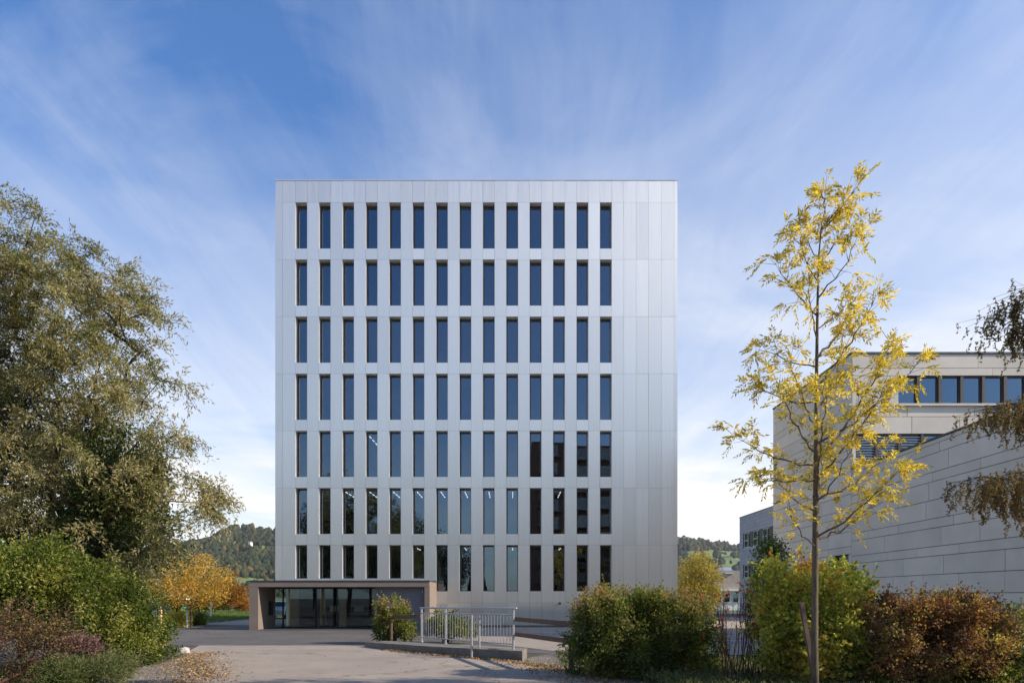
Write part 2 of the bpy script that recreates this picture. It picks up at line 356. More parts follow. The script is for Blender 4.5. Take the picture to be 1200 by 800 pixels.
def skeleton(trunk, attract, rtip=.006, expo=2.4, step=.35, jit=.06, rmax=1e9):
    """grow branches from trunk polyline nodes to the attraction points; returns segs and radii"""
    P = [np.array(p, float) for p in trunk]; par = [-1]+list(range(len(P)-1)); tip = []
    A = np.asarray(attract, float); t0 = np.array(trunk[-1], float)
    T = np.array(trunk, float)
    dist = np.min(np.linalg.norm(A[:, None, :]-T[None], axis=2), 1)
    for i in np.argsort(dist):
        a = A[i]; Q = np.array(P); dv = a-Q; dd = np.linalg.norm(dv, axis=1)
        cost = dd+np.where(Q[:, 2] > a[2]-.15*dd, .8*(Q[:, 2]-a[2]+.15*dd), 0)      # branches rise
        j = int(np.argmin(cost)); n = max(1, int(dd[j]/step)); prev = j; p0 = P[j].copy()
        for k in range(1, n+1):
            f = k/n; q = p0+(a-p0)*f; q = q+rng.normal(size=3)*jit*(1 if k < n else 0)*dd[j]**.5; q[2] += .10*dd[j]*sin(pi*f)
            P.append(q); par.append(prev); prev = len(P)-1
        tip.append(prev)
    acc = np.zeros(len(P)); acc[tip] += rtip**expo
    for i in range(len(P)-1, 0, -1):
        if acc[i] == 0: acc[i] = rtip**expo
        acc[par[i]] += acc[i]
    r = np.minimum(acc**(1/expo), rmax); P = np.array(P); par = np.array(par)
    i = np.arange(1, len(P)); return P, par, r, (P[par[i]], P[i], np.minimum(r[par[i]], r[i]*1.25), r[i])
def in_ellipsoids(E, n, power=.55, gap=None):
    """sample n points inside a union of ellipsoids ((c),(r)), a little towards the shells"""
    vol = np.array([e[1][0]*e[1][1]*e[1][2] for e in E]); k = rng.choice(len(E), n, p=vol/vol.sum())
    C = np.array([e[0] for e in E])[k]; Rr = np.array([e[1] for e in E])[k]
    d = nrm(rng.normal(size=(n, 3))); rad = rng.random((n, 1))**(power*.66); return C+d*Rr*rad
def E(x, y, Y, rx, ry, rd=None):
    s = Y/F; return (px(x, y, Y), (rx*s, rd if rd else rx*s, ry*s))

# ------------------------------------------------------------------ setting: ground
g = MB(); g.poly([(-3000, -400, 0), (3000, -400, 0), (3000, 4000, 0), (-3000, 4000, 0)])
props(g.build('ground', M['soil'], org=(0, 0, 0)), kind='structure')
def sheet(name, pts, z, m):
    g = MB(); g.poly([(x, y, z) for x, y in pts]); return props(g.build(name, m, org=(pts[0][0], pts[0][1], z)), kind='structure')
sheet('meadow', [(-400, 44), (-16, 44), (-16, 68), (400, 68), (400, 900), (-700, 900)], .002+.002, M['grass_ground'])
sheet('yard', [(-24, 26.2), (-5.7, 26.2), (-2.2, 24.5), (1.2, 22.4), (30, 26), (60, 60), (60, 80), (-13, 80), (-14.6, 58), (-15.6, 47), (-24.2, 37)], .008, M['asphalt'])
sheet('road', [(-14, 3), (-8.2, 9), (-7.4, 12.0), (-6.6, 14.6), (-7.6, 17.5), (-9.4, 20.3), (-10.9, 22.8), (-12.0, 26.2), (-5.7, 26.2), (-5.35, 25.2), (.2, 19.9), (1.8, 15.6), (3.2, 10), (4, 3), (4, -40), (-14, -40)], .012, M['road'])
sheet('forecourt', [(1.6, 23.2), (14.2, 20.5), (14.2, 37.6), (24, 38), (24, 60), (10.3, 60), (10.3, 41.3), (-3.9, 41.3), (-3.9, 33), (-.5, 26.6)], .018, M['road'])
sheet('lane', [(-15.6, 44), (-14.6, 58), (-17, 90), (-22, 90), (-20.5, 62), (-24, 46)], .014, M['road'])
sheet('gravel_verge', [(.2, 19.9), (1.8, 15.6), (3.2, 10), (8, 10), (4.5, 17), (2.4, 19.2), (1.4, 22.6), (.6, 21.2)], .010, M['gravel'])
sheet('gravel_path', [(-8.2, 9), (-7.4, 12.0), (-6.6, 14.6), (-7.6, 17.5), (-9.4, 20.3), (-10.9, 22.8), (-12, 24), (-13, 20), (-9.9, 15.5), (-10, 9)], .010, M['gravel'])
# kerb lines in the yard behind the fence
for nm, a, b, lab in (('kerb_line', (1.0, 33.5), (10.5, 32.5), 0), ('kerb_line', (7.6, 31.5), (19, 26.5), 0), ('kerb_line', (7.0, 27.5), (15, 25.5), 0)):
    k = MB(); k.bar((a[0], a[1], .07), (b[0], b[1], .07), .22, .14)
    props(k.build(nm, M['lightstone']), kind='structure')

# ------------------------------------------------------------------ hills
def hill(name, prof, Y0, Y1, meadow, seed, tree_rows, mtree):
    """terrain rising from Y0 to its crest at Y1, crest heights given by (px,py) profile"""
    xs = np.linspace(prof[0][0], prof[-1][0], 120); crest = np.interp(xs, [p[0] for p in prof], [p[1] for p in prof])
    r2 = np.random.default_rng(seed); rows = 40; V = []; 
    for j in range(rows):
        f = j/(rows-1)
        for i, x in enumerate(xs):
            Y = Y0+(Y1-Y0)*f; h = (HZ-crest[i])*Y1/F+EYE
            g_ = f**1.15; wob = 1+.10*sin(x*.05+f*7+seed)*sin(pi*f)+.05*sin(x*.17+f*13)*sin(pi*f)
            V.append(((x-600)*Y1/F*(.75+.25*f), Y, h*g_*wob-1))
    for i, x in enumerate(xs): V.append(((x-600)*Y1/F, Y1+500, -5))
    V = np.array(V); n = len(xs); fc = []; t = []
    def mead(X, Y, Z):
        s_ = F/Y; x_ = 600+X*s_; y_ = HZ-(Z-EYE)*s_
        return any(((x_-mx)/rx)**2+((y_-my)/ry)**2 < 1 for mx, my, rx, ry in meadow)
    for j in range(rows):
        for i in range(n-1):
            fc += [j*n+i, j*n+i+1, (j+1)*n+i+1, (j+1)*n+i]; c = V[j*n+i]; t.append(.8 if mead(*c) else .2)
    o = np_mesh(name, V, fc, np.full(len(t), 4), M['hill'], None, (0, Y0, 0), t, True); props(o, kind='structure')
    # canopy of the far woods: small crowns set on the slope
    cs = []; rr = []
    gridz = V[:rows*n].reshape(rows, n, 3)
    while len(cs) < tree_rows:
        fi = r2.random()*(n-1.001); fj = (r2.random()**.8)*(rows-1.001); i = int(fi); j = int(fj); a = fi-i; b = fj-j
        p = (gridz[j, i]*(1-a)+gridz[j, i+1]*a)*(1-b)+(gridz[j+1, i]*(1-a)+gridz[j+1, i+1]*a)*b
        b_ = (p[1]-Y0)/(Y1-Y0)
        if mead(*p) and r2.random() > .015: continue
        cs.append(p); rr.append((2.6+3.6*r2.random())*(.55+.45*b_)*Y1/1300)
    cs = np.array(cs); rr = np.array(rr)
    k, nseg = 6, 4; unit = []
    for a in range(nseg+1):
        ph = pi*a/nseg*.86
        for b in range(k): unit.append((sin(ph+.12)*cos(2*pi*b/k), sin(ph+.12)*sin(2*pi*b/k), cos(ph)))
    unit = np.array(unit); NV = len(unit)
    U = unit[None]*rr[:, None, None]*np.stack([np.ones(len(rr)), np.ones(len(rr)), 1.0+r2.random(len(rr))*.8], 1)[:, None, :]*(.8+.4*r2.random((len(rr), NV, 1)))
    VV = (cs[:, None, :]+U+np.array([0, 0, 1.])[None, None]*rr[:, None, None]*.7).reshape(-1, 3)
    q = np.array([[a*k+b, a*k+(b+1) % k, (a+1)*k+(b+1) % k, (a+1)*k+b] for a in range(nseg) for b in range(k)])
    Fc = (q[None]+(np.arange(len(rr))*NV)[:, None, None]).reshape(-1)
    patch = .5+.5*np.sin(cs[:, 0]*.013+seed)*np.cos(cs[:, 1]*.017+cs[:, 2]*.05)
    tt = np.repeat(np.clip(.55*r2.random(len(rr))**1.3+.45*patch*r2.random(len(rr)), 0, 1), len(q))
    props(np_mesh('forest', VV, Fc, np.full(len(rr)*len(q), 4), mtree, None, (0, Y0, 0), tt, True), kind='stuff')
hill('hill', [(-250, 640), (0, 655), (120, 650), (200, 645), (240, 638), (262, 627), (276, 619), (290, 617), (302, 621), (312, 625), (330, 622), (380, 640), (470, 665), (640, 690)], 620, 1300,
     [(304, 643, 16, 3.2), (290, 682, 40, 5)], 3, 15000, M['forest'])
hill('hill', [(560, 690), (700, 640), (780, 631), (796, 633), (830, 638), (868, 644), (940, 652), (1100, 640), (1500, 660)], 800, 1900,
     [(835, 649, 45, 4), (850, 657, 45, 3.2), (860, 664, 50, 3)], 8, 11000, M['forest'])

# ------------------------------------------------------------------ air
def _haze(N, L, b, o):
    N.remove(b); v = N.new('ShaderNodeVolumePrincipled'); v.inputs['Color'].default_value = (.88, .93, 1, 1); v.inputs['Density'].default_value = .00008
    v.inputs['Anisotropy'].default_value = .2; L.new(v.outputs[0], o.inputs['Volume'])
M['haze'] = mat('haze', _haze)
hz = MB(); hz.box(-2300, 2300, -120, 2600, -6.5, 195); props(hz.build('haze', M['haze'], org=(0, 0, -6.5)), kind='stuff')
# ------------------------------------------------------------------ the metal-clad office building
FY = 41.5; sc = FY/F
def fx(p): return (p-600)*sc
def fz(p): return EYE+(HZ-p)*sc
BX0, BX1, BZ = fx(322.5), fx(794), fz(211)
BDEPTH = 11.5; RV = .46
bld = empty('office_building', (0, FY+BDEPTH/2, 0), 'tall silver metal-clad office block with seven rows of narrow upright windows', 'office building')
WL = [fx(346.0+27.46*i) for i in range(14)]; WW = 14.0*sc
rowtop = [fz(237.2+66.83*k) for k in range(7)]
def win_bot(k, i):
    if k < 6: return rowtop[k]-54*sc
    return fz(677.5) if i < 6 else fz(692.5)
edges = [BX0, fx(331)]
for l in WL: edges += [l, l+WW]
edges += [fx(731), fx(745.5), fx(760), fx(775), fx(790), BX1]
PZ = fz(680.3)              # top of the entrance pavilion
PX1 = fx(510.0)             # pavilion's right end against the facade
pan = MB(); core = MB(); rv = MB()
GAP = .004
def panel(x0, x1, z0, z1, back=0.0):
    if x1-x0 < .05 or z1-z0 < .05: return
    tx, tz = random.gauss(0, .0010), random.gauss(0, .0012)
    a, b, c, d = x0+GAP, x1-GAP, z0+GAP, z1-GAP
    y = FY; Q = lambda sx, sz: y+sx*tx+sz*tz
    pan.hexa([(a, Q(-1, -1), c), (b, Q(1, -1), c), (b, y+.03, c), (a, y+.03, c), (a, Q(-1, 1)+back, d), (b, Q(1, 1)+back, d), (b, y+.03+back, d), (a, y+.03+back, d)], random.random())
levels = [BZ]+rowtop+[fz(706), .12]
for r in range(len(levels)-1):
    zt, zb = levels[r], levels[r+1]
    for e in range(len(edges)-1):
        x0, x1 = edges[e], edges[e+1]
        iswin = e >= 2 and e < 30 and (e % 2 == 0); wi = (e-2)//2
        z0, z1 = zb, zt
        if r == 0: panel(x0, x1, z0, z1, .045); continue
        if iswin and r <= 7: z1 = win_bot(r-1, wi)
        if z1 <= z0: continue
        if x1 <= PX1+.1:
            if z1 <= PZ: continue
            z0 = max(z0, PZ+.01)
        panel(x0, x1, z0, z1)
# backing wall between the openings
cy0, cy1 = FY+.085, FY+.36
for e in range(len(edges)-1):
    x0, x1 = edges[e], edges[e+1]; iswin = 2 <= e < 30 and e % 2 == 0; zb = PZ-.3 if x1 <= PX1+.1 else .06
    if not iswin: core.box(x0+.001, x1-.001, cy0, cy1, zb, BZ-.02)
    else:
        wi = (e-2)//2; core.box(x0, x1, cy0, cy1, rowtop[0]+.014, BZ-.02)
        for k in range(7):
            b = rowtop[k+1]+.014 if k < 6 else zb
            core.box(x0, x1, cy0, cy1, b, win_bot(k, wi)-.014)
core.build('structural_wall', M['core'], bld)
pan.build('wall', M['alu'], bld)
for i in range(14):
    for k in range(7):
        x0, x1, zt, zb = WL[i], WL[i]+WW, rowtop[k], win_bot(k, i); t = .012
        rv.box(x0+.001, x0+t, FY+.004, FY+RV, zb, zt); rv.box(x1-t, x1-.001, FY+.004, FY+RV, zb, zt)
        rv.box(x0+t, x1-t, FY+.006, FY+RV, zb-t, zb); rv.box(x0+t, x1-t, FY+.006, FY+RV, zt, zt+t)
rv.build('window_reveals', M['alu_edge'], bld)
# shell: sides, back, roof, slabs
sh = MB()
sh.box(BX0, BX0+.3, FY+.37, FY+.5, PZ, BZ-.01); sh.box(BX0, BX0+.3, FY+.5, FY+BDEPTH, 2.45, BZ-.01); sh.box(BX0, BX0+.3, FY+2, FY+BDEPTH, .02, 2.45)
sh.box(BX1-.3, BX1, FY+.37, FY+BDEPTH, .02, BZ-.01)
sh.box(BX0+.3, BX1-.3, FY+BDEPTH-.3, FY+BDEPTH, .02, BZ-.01)
sh.build('side_wall', M['alu'], bld)
rf = MB(); rf.box(BX0+.3, BX1-.3, FY+.37, FY+BDEPTH-.3, BZ-.6, BZ-.35); rf.build('roof', M['roof'], bld)
sb = MB()
for k in range(7):
    top = rowtop[k]+.12; hi = (win_bot(k-1, 7)-.03) if k else BZ-.65
    sb.box(BX0+.3, BX1-.3, FY+RV+.06, FY+BDEPTH-.3, top, hi)
sb.box(PX1, BX1-.3, FY+RV+.06, FY+BDEPTH-.3, .05, win_bot(6, 10)-.05)
sb.box(PX1, PX1+.2, FY+.5, FY+BDEPTH-.3, .05, 2.9)
sb.build('floor_slabs', M['interior'], bld)
iw = MB()
for k in range(7):
    top = rowtop[k]+.11; bot = win_bot(k, 7)-.02
    iw.box(BX0+.31, BX1-.31, FY+6.0, FY+6.1, bot, top)
    for x in (-9.3, -3.1, 4.6): iw.box(x, x+.12, FY+3.2, FY+5.9, bot, top)
iw.build('partition', M['interior_dark'], bld)
# windows: frame (part) with a pane and an inner glass rail as sub-parts; copies share meshes
def make_window(h, w=WW):
    f = MB(); t = .055; y0, y1 = 0, .07; x0, x1 = .0125, w-.0125
    f.box(x0, x0+t*.8, y0, y1, 0, h); f.box(x1-t*.8, x1, y0, y1, 0, h); f.box(x0+t*.8, x1-t*.8, y0, y1, 0, t); f.box(x0+t*.8, x1-t*.8, y0, y1, h-t*1.7, h)
    f.box(x0+t*.8, x0+t*.8+.03, y0-.03, y0, .02, h-.02)
    p = MB(); p.box(x0+t*.8+.001, x1-t*.8-.001, .03, .045, t, h-t*1.7)
    g = MB(); g.box(x0+t*.8, x1-t*.8, .085, .095, t, h*.34)
    g2 = MB(); g2.box(x0+t*.8, x1-t*.8, .08, .10, h*.34, h*.34+.025)
    return f, p, g, g2
protos = {}
for k in range(7):
    for i in range(14):
        zb = win_bot(k, i); h = rowtop[k]-zb; key = round(h, 2); loc = (WL[i], FY+RV-.06, zb)
        if key not in protos:
            f, p, g, g2 = make_window(h); ORG['_z'] = np.zeros(3)
            def mk(nm, mb, mt):
                o = mb.build(nm, mt, org=(0, 0, 0)); return o
            a = mk('window', f, M['frame']); b = mk('pane', p, M['glass']); c = mk('inner_glass_rail', g, M['glass_rail']); protos[key] = (a, b, c)
            b.parent = a; c.parent = a; w = a
        else:
            a, b, c = protos[key]; w = a.copy(); COL.objects.link(w)
            
            for ch in (b, c): q = ch.copy(); COL.objects.link(q); q.parent = w; q.rotation_euler = (random.gauss(0, .0025), 0, random.gauss(0, .004)) if ch is b else (0, 0, 0)
        w.parent = bld; w.location = (loc[0], loc[1]-(FY+BDEPTH/2), loc[2])
# lit ceiling tubes on three floors
lm = bpy.data.meshes.new
first = None
for k, cols, zo in ((5, (2, 3, 4, 5, 6, 7, 8, 9, 11), .30), (6, (5, 7, 9, 11), .35), (4, (3,), .3)):
    for ci in cols:
        for j in range(2 if k == 6 else 3):
            if first is None:
                l = MB(); l.box(-.025, .025, 0, .55, -.02, .02); first = l.build('ceiling_light', M['lamp'], org=(0, 0, 0)); o = first
            else: o = first.copy(); COL.objects.link(o)
            y = FY+1.1+.95*j; o.parent = bld; o.location = ((WL[ci]+WW*.55)*(FY+1.9)/FY, y-(FY+BDEPTH/2), rowtop[k]-zo+.22)
bp = MB(); bp.box(fx(512), fx(524), FY-.03, FY-.003, fz(711.5), fz(707)); bp.build('wall_vent', M['galv'], bld)
cp_ = MB(); cp_.tube([(fx(656), FY-.06, fz(706.5)), (fx(656), FY-.002, fz(706.5))], .08, 12); cp_.build('wall_tap', M['frame'], bld)
pl = MB(); pl.box(PX1+.02, BX1, FY+.01, FY+.3, 0.0, .11); pl.build('plinth', M['conc'], bld)
cop = MB(); cop.box(BX0-.02, BX1+.02, FY+.03, FY+.45, BZ+.0, BZ+.05); cop.build('coping', M['alu_edge'], bld)

# ------------------------------------------------------------------ entrance pavilion
pY = 38.0; ps = pY/F; gY = 40.7
def qx(p): return (p-600)*ps
def qz(p): return EYE+(HZ-p)*ps
pav = empty('entrance_pavilion', (qx(400), pY, 0), 'low brown entrance pavilion with a glazed lobby at the foot of the metal tower', 'pavilion')
X0, X1 = qx(292), qx(503.5); ZT = qz(680.2); ZC = qz(687.3); XI = qx(302.5); XR = qx(497.5)
f = MB(); f.box(X0, X1, pY, FY+.02, ZC, ZT-.03); f.build('canopy', M['pav'], pav, bevel=.01)
f = MB(); f.box(X0-.02, X1+.02, pY-.03, FY-.002, ZT-.028, ZT+.03); f.build('roof_flashing', M['roof'], pav)
f = MB(); f.box(X0, XI, pY+.004, gY+.1, 0, ZC-.002); f.build('side_wall', M['pav'], pav)
f = MB(); f.box(XR, X1, pY+.004, FY-.002, 0, ZC-.002); f.build('side_wall', M['pav'], pav)
XS = qx(438); f = MB(); f.box(XS, XR-.005, pY+.35, pY+.55, 0, ZC-.003); f.build('panel_wall', M['pav_dark'], pav)
f = MB(); f.box(XS-.0, XS+.15, pY+.56, FY+1, 0, ZC-.003); f.build('return_wall', M['pav_dark'], pav)
def gx(p): return (p-600)*gY/F
fr = MB()
for p, w in ((331.5, .07), (370, .05), (391, .05), (394.5, .09), (XS*F/gY+600-3, .06)):
    fr.box(gx(p)-w/2, gx(p)+w/2, gY, gY+.09, .02, ZC-.003)
fr.box(XI+.002, XS-.002, gY+.003, gY+.087, .0, .06); fr.box(XI+.002, XS-.002, gY+.003, gY+.087, ZC-.08, ZC-.003)
fro = fr.build('glazing_frame', M['black'], pav)
xs_ = [XI+.01]+[gx(331.5), gx(370), gx(391), gx(394.5)]+[XS-.01]
for a, b in zip(xs_[:-1], xs_[1:]):
    if b-a < .2: continue
    g = MB(); g.box(a+.05, b-.05, gY+.04, gY+.052, .062, ZC-.082); g.build('pane', M['glass_clear'], fro)
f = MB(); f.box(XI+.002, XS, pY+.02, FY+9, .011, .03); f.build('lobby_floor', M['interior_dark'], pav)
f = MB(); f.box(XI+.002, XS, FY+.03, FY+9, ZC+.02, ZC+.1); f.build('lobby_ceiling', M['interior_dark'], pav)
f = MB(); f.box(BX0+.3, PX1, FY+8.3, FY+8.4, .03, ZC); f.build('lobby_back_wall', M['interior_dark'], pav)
for x, w in ((gx(341), .62), (gx(399), .36)):
    f = MB(); f.box(x-w/2, x+w/2, gY+.5, gY+.8, .03, ZC+.02); f.build('timber_column', M['wood_post'], pav)
for x, w, y in ((gx(362), .35, gY+3), (gx(428), .6, gY+3.6)):
    f = MB(); f.box(x-w/2, x+w/2, y, y+.3, .03, ZC+.02); f.build('timber_column', M['wood_post'], pav)
for x in (446, 494.5):
    f = MB(); f.tube([(qx(x), pY+.30, qz(691)), (qx(x), pY+.30, qz(694))], .035, 8); f.bar((qx(x), pY+.30, qz(691.5)), (qx(x), pY+.351, qz(691.5)), .03); f.build('wall_lamp', M['galv'], pav)
f = MB(); f.box(XI+.002, XI+.10, pY+1.6, pY+2.1, .8, 1.6); f.build('intercom_panel', M['black'], pav, bevel=.01)
dk = empty('reception_desk', (gx(381), gY+2.2, .03), 'pale reception desk seen through the lobby glazing', 'desk')
f = MB(); f.box(gx(366), gx(424), gY+1.9, gY+2.5, .78, .83); f.build('desk_top', M['interior'], dk)
for x in (367, 392, 422): f = MB(); f.box(gx(x)-.04, gx(x)+.04, gY+1.95, gY+2.45, .03, .78); f.build('leg', M['interior_dark'], dk)
for x, lab in ((380.5, 'pale screen on the reception desk left of the black door frame'), (411, 'pale screen on the reception desk right of the black door frame')):
    mo = empty('monitor', (gx(x), gY+2.2, .83), lab, 'monitor', 'screens on the reception desk')
    f = MB(); f.box(gx(x)-.28, gx(x)+.28, gY+2.17, gY+2.21, .93, 1.28); f.build('screen', M['white'], mo)
    f = MB(); f.box(gx(x)-.03, gx(x)+.03, gY+2.19, gY+2.23, .83, .93); f.box(gx(x)-.12, gx(x)+.12, gY+2.1, gY+2.28, .83, .845); f.build('stand', M['black'], mo)

# ------------------------------------------------------------------ panel-clad building on the right
AX = 14.32
sch = empty('panel_building', (AX+10, 26, 0), 'pale building clad in long grey panels, with a tall block behind a lower wing', 'building')
D1, D2, D0 = 28.8, 37.44, 16.8
Z1 = EYE+285*D1/F; Z0 = EYE+149*D1/F
side = MB(); frn = MB()
def clad(mb, u0, u1, v0, v1, place, hs, lmin, lmax, seed, holes=()):
    r = random.Random(seed); v = v0; k = seed
    while v < v1-.02:
        h = hs[k % len(hs)]; k += 1; vt = min(v+h, v1)
        if v1-vt < .12: vt = v1
        u = u0-r.random()*lmin*.8
        while u < u1:
            l = r.uniform(lmin, lmax); a, b = max(u, u0), min(u+l, u1); u += l
            if b-a < .03: continue
            segs = [(a, b)]
            for (hu0, hu1, hv0, hv1) in holes:
                if vt > hv0+.01 and v < hv1-.01:
                    ns = []
                    for s0, s1 in segs:
                        if s1 <= hu0 or s0 >= hu1: ns.append((s0, s1)); continue
                        if s0 < hu0: ns.append((s0, hu0))
                        if s1 > hu1: ns.append((hu1, s1))
                    segs = ns
            t = r.random()
            for s0, s1 in segs:
                if s1-s0 > .03: mb.hexa(place(s0+.010, s1-.010, v+.010, vt-.010, r.gauss(0, .0015)), t)
        v = vt
def pl_side(X):
    return lambda a, b, c, d, j: [(X+j, b, c), (X-j, a, c), (X+.03, a, c), (X+.03, b, c), (X+j, b, d), (X-j, a, d), (X+.03, a, d), (X+.03, b, d)]
def pl_front(Y):
    return lambda a, b, c, d, j: [(a, Y+j, c), (b, Y-j, c), (b, Y+.03, c), (a, Y+.03, c), (a, Y+j, d), (b, Y-j, d), (b, Y+.03, d), (a, Y+.03, d)]
hs = [.63, .32, .63, .63, .32]
hole_s = (29.05, 30.3, 2.9, 3.68)
clad(side, D0, D1, .1, Z0-.06, pl_side(AX), hs, 1.8, 3.5, 3)
# rows of the tall block: cut the rows exactly at the small window
clad(side, D1, D2, .1, 2.9, pl_side(AX), hs, 1.8, 3.5, 4)
clad(side, D1, D2, 2.9, 3.68, pl_side(AX), [.78], 1.8, 3.5, 5, [hole_s])
clad(side, D1, D2, 3.68, Z1-.06, pl_side(AX), hs, 1.8, 3.5, 6)
side.build('side_cladding', M['gpanel'], sch)
XF1 = AX+9.2
zw1, zw0 = EYE+(HZ-440)*D1/F, EYE+(HZ-472.5)*D1/F; zl1 = EYE+(HZ-508)*D1/F
xw0 = (1053-600)*D1/F; xl0 = (1003-600)*D1/F
clad(frn, AX+.03, XF1, zw1, Z1-.06, pl_front(D1), [.69, .32], 1.9, 3.7, 1)
clad(frn, AX+.03, xw0, zw0-.12, zw1, pl_front(D1), [.62, .62], 1.0, 2.4, 2)
clad(frn, AX+.03, XF1, zl1, zw0-.12, pl_front(D1), [.43, .72], 1.9, 3.7, 3)
clad(frn, AX+.03, xl0, Z0-.3, zl1, pl_front(D1), [.7], .5, 1.5, 3)
frn.build('front_cladding', M['gpanel'], sch)
frn2 = MB(); clad(frn2, AX+.03, XF1, .1, Z0-.1, pl_front(D0), hs, 1.9, 3.7, 3); frn2.build('wing_cladding', M['gpanel'], sch)
c = MB(); hx0, hx1 = AX+.031, AX+.28
c.box(hx0, hx1, D0+.03, D1+.03, .0, Z0-.07); 
c.box(hx0, hx1, D1+.031, hole_s[0], 0, Z1-.07); c.box(hx0, hx1, hole_s[1], D2, 0, Z1-.07); c.box(hx0, hx1, hole_s[0], hole_s[1], 0, hole_s[2]); c.box(hx0, hx1, hole_s[0], hole_s[1], hole_s[3], Z1-.07)
c.box(hx1, XF1, D1+.032, D1+.3, zw1, Z1-.07); c.box(hx1, xw0, D1+.032, D1+.3, zw0-.1, zw1); c.box(hx1, XF1, D1+.032, D1+.3, zl1, zw0-.1); c.box(hx1, xl0, D1+.032, D1+.3, Z0-.3, zl1)
c.box(hx1, XF1, D0+.032, D0+.3, 0, Z0-.1); c.box(XF1-.3, XF1, D0+.31, D2, 0, Z0-.1); c.box(XF1-.3, XF1, D1+.31, D2, Z0, Z1-.07); c.box(hx1, XF1, D2, D2+.3, 0, Z1-.07)
c.build('structural_wall', M['joint'], sch)
c = MB(); c.box(hx1, XF1, D0+.3, D1, Z0-.4, Z0-.15); c.box(hx1, XF1, D1+.3, D2, Z1-.4, Z1-.15); c.build('roof', M['roof'], sch)
c = MB(); c.box(AX-.04, AX+.3, D0-.04, D1-.002, Z0-.055, Z0+.0); c.box(AX+.3, XF1, D0-.04, D0+.3, Z0-.055, Z0)
c.box(AX-.04, XF1, D1-.04, D1+.3, Z1-.055, Z1+.02); c.box(AX-.04, AX+.3, D1+.301, D2, Z1-.055, Z1+.02); c.build('parapet_flashing', M['roof'], sch)
c = MB(); c.box(xw0-.05, XF1, D1-.10, D1+.30, zw0-.115, zw0-.02); c.build('window_sill', M['gpanel'], sch)
def strip_window(x, w, zb, zt, Yp, louvre=False, first={}):
    f = MB(); f.box(x, x+.05, Yp+.10, Yp+.2, zb, zt); f.box(x+w-.18, x+w-.13, Yp+.10, Yp+.2, zb, zt)
    f.box(x+.05, x+w-.18, Yp+.10, Yp+.2, zb, zb+.07); f.box(x+.05, x+w-.18, Yp+.10, Yp+.2, zt-.07, zt); f.box(x+w-.128, x+w-.004, Yp+.02, Yp+.2, zb, zt)
    o = f.build('window', M['frame'], sch)
    g = MB(); g.box(x+.05, x+w-.18, Yp+.14, Yp+.15, zb+.07, zt-.07); g.build('pane', M['glass'], o)
    if louvre:
        g = MB(); z = zb+.04
        while z < zt-.05: g.hexa([(x+.01, Yp+.03, z), (x+w-.14, Yp+.03, z), (x+w-.14, Yp+.09, z+.03), (x+.01, Yp+.09, z+.03), (x+.01, Yp+.03, z+.01), (x+w-.14, Yp+.03, z+.01), (x+w-.14, Yp+.09, z+.04), (x+.01, Yp+.09, z+.04)]); z += .11
        g.build('external_blind', M['galv'], o)
pt = 25.5*D1/F; x = xw0
while x < XF1-pt: strip_window(x, pt, zw0-.02, zw1, D1); x += pt
x = xl0; i = 0
while x < xl0+5.3: strip_window(x, pt*1.05, Z0-.25, zl1, D1, i < 3); x += pt*1.05; i += 1
c = MB(); c.box(x, XF1, D1+.0, D1+.25, Z0-.3, zl1); c.build('infill_wall', M['gpanel'], sch)
c = MB(); c.box(hx1, XF1-.3, D1+2.5, D1+2.6, Z0, Z1-.4); c.box(hx1, XF1-.3, D1+.32, D1+2.5, zw0-.5, zw0-.2); c.build('inner_wall', M['interior_dark'], sch)
c = MB(); c.box(AX+.12, AX+.18, hole_s[0], hole_s[1], hole_s[2], hole_s[2]+.06); c.box(AX+.12, AX+.18, hole_s[0], hole_s[1], hole_s[3]-.06, hole_s[3]); c.box(AX+.12, AX+.18, hole_s[0]+.55, hole_s[0]+.61, hole_s[2]+.06, hole_s[3]-.06)
o = c.build('side_window', M['frame'], sch); c = MB(); c.box(AX+.14, AX+.155, hole_s[0], hole_s[1], hole_s[2]+.06, hole_s[3]-.06); c.build('pane', M['glass'], o)

# ------------------------------------------------------------------ grey-blue building with three rows of windows
gb = empty('school_wing', (28, 60, 0), 'blue-grey shingled block with dark window bands beyond the hedge', 'building')
GX = 24.0; gz = EYE+92*72/F; rows3 = [(6.85, 8.35), (3.75, 5.1), (.6, 2.2)]
c = MB(); cuts = [0.1]
zz_ = [(.1, .6), (2.2, 3.75), (5.1, 6.85), (8.35, gz-.06)]
for a, b in zz_: clad(c, 50, 72, a, b, pl_side(GX), [.36], .5, .9, 2)
for a, b in rows3:
    clad(c, 70.9, 72, a, b, pl_side(GX), [.36], .5, .9, 2)
clad(c, GX+.03, GX+12, .1, gz-.06, pl_front(49.99), [.36], .8, 1.4, 2)
c.build('shingle_cladding', M['gpanel_blue'], gb)
c = MB()
for a, b in zz_: c.box(GX+.031, GX+.3, 50.03, 71.99, a, b)
for a, b in rows3: c.box(GX+.031, GX+.3, 70.91, 71.99, a, b)
c.box(GX+.3, GX+12, 71.6, 71.98, 0, gz-.1); c.box(GX+.3, GX+12, 50.03, 50.3, 0, gz-.1); c.box(GX+11.7, GX+12, 50.3, 71.6, 0, gz-.1); c.box(GX+2, GX+2.1, 50.3, 71.6, 0, gz-.1)
c.build('structural_wall', M['joint'], gb)
c = MB(); c.box(GX+.3, GX+11.7, 50.3, 71.6, gz-.3, gz-.15); c.box(GX-.05, GX+.32, 49.95, 72.05, gz-.055, gz+.01); c.build('roof', M['roof'], gb)
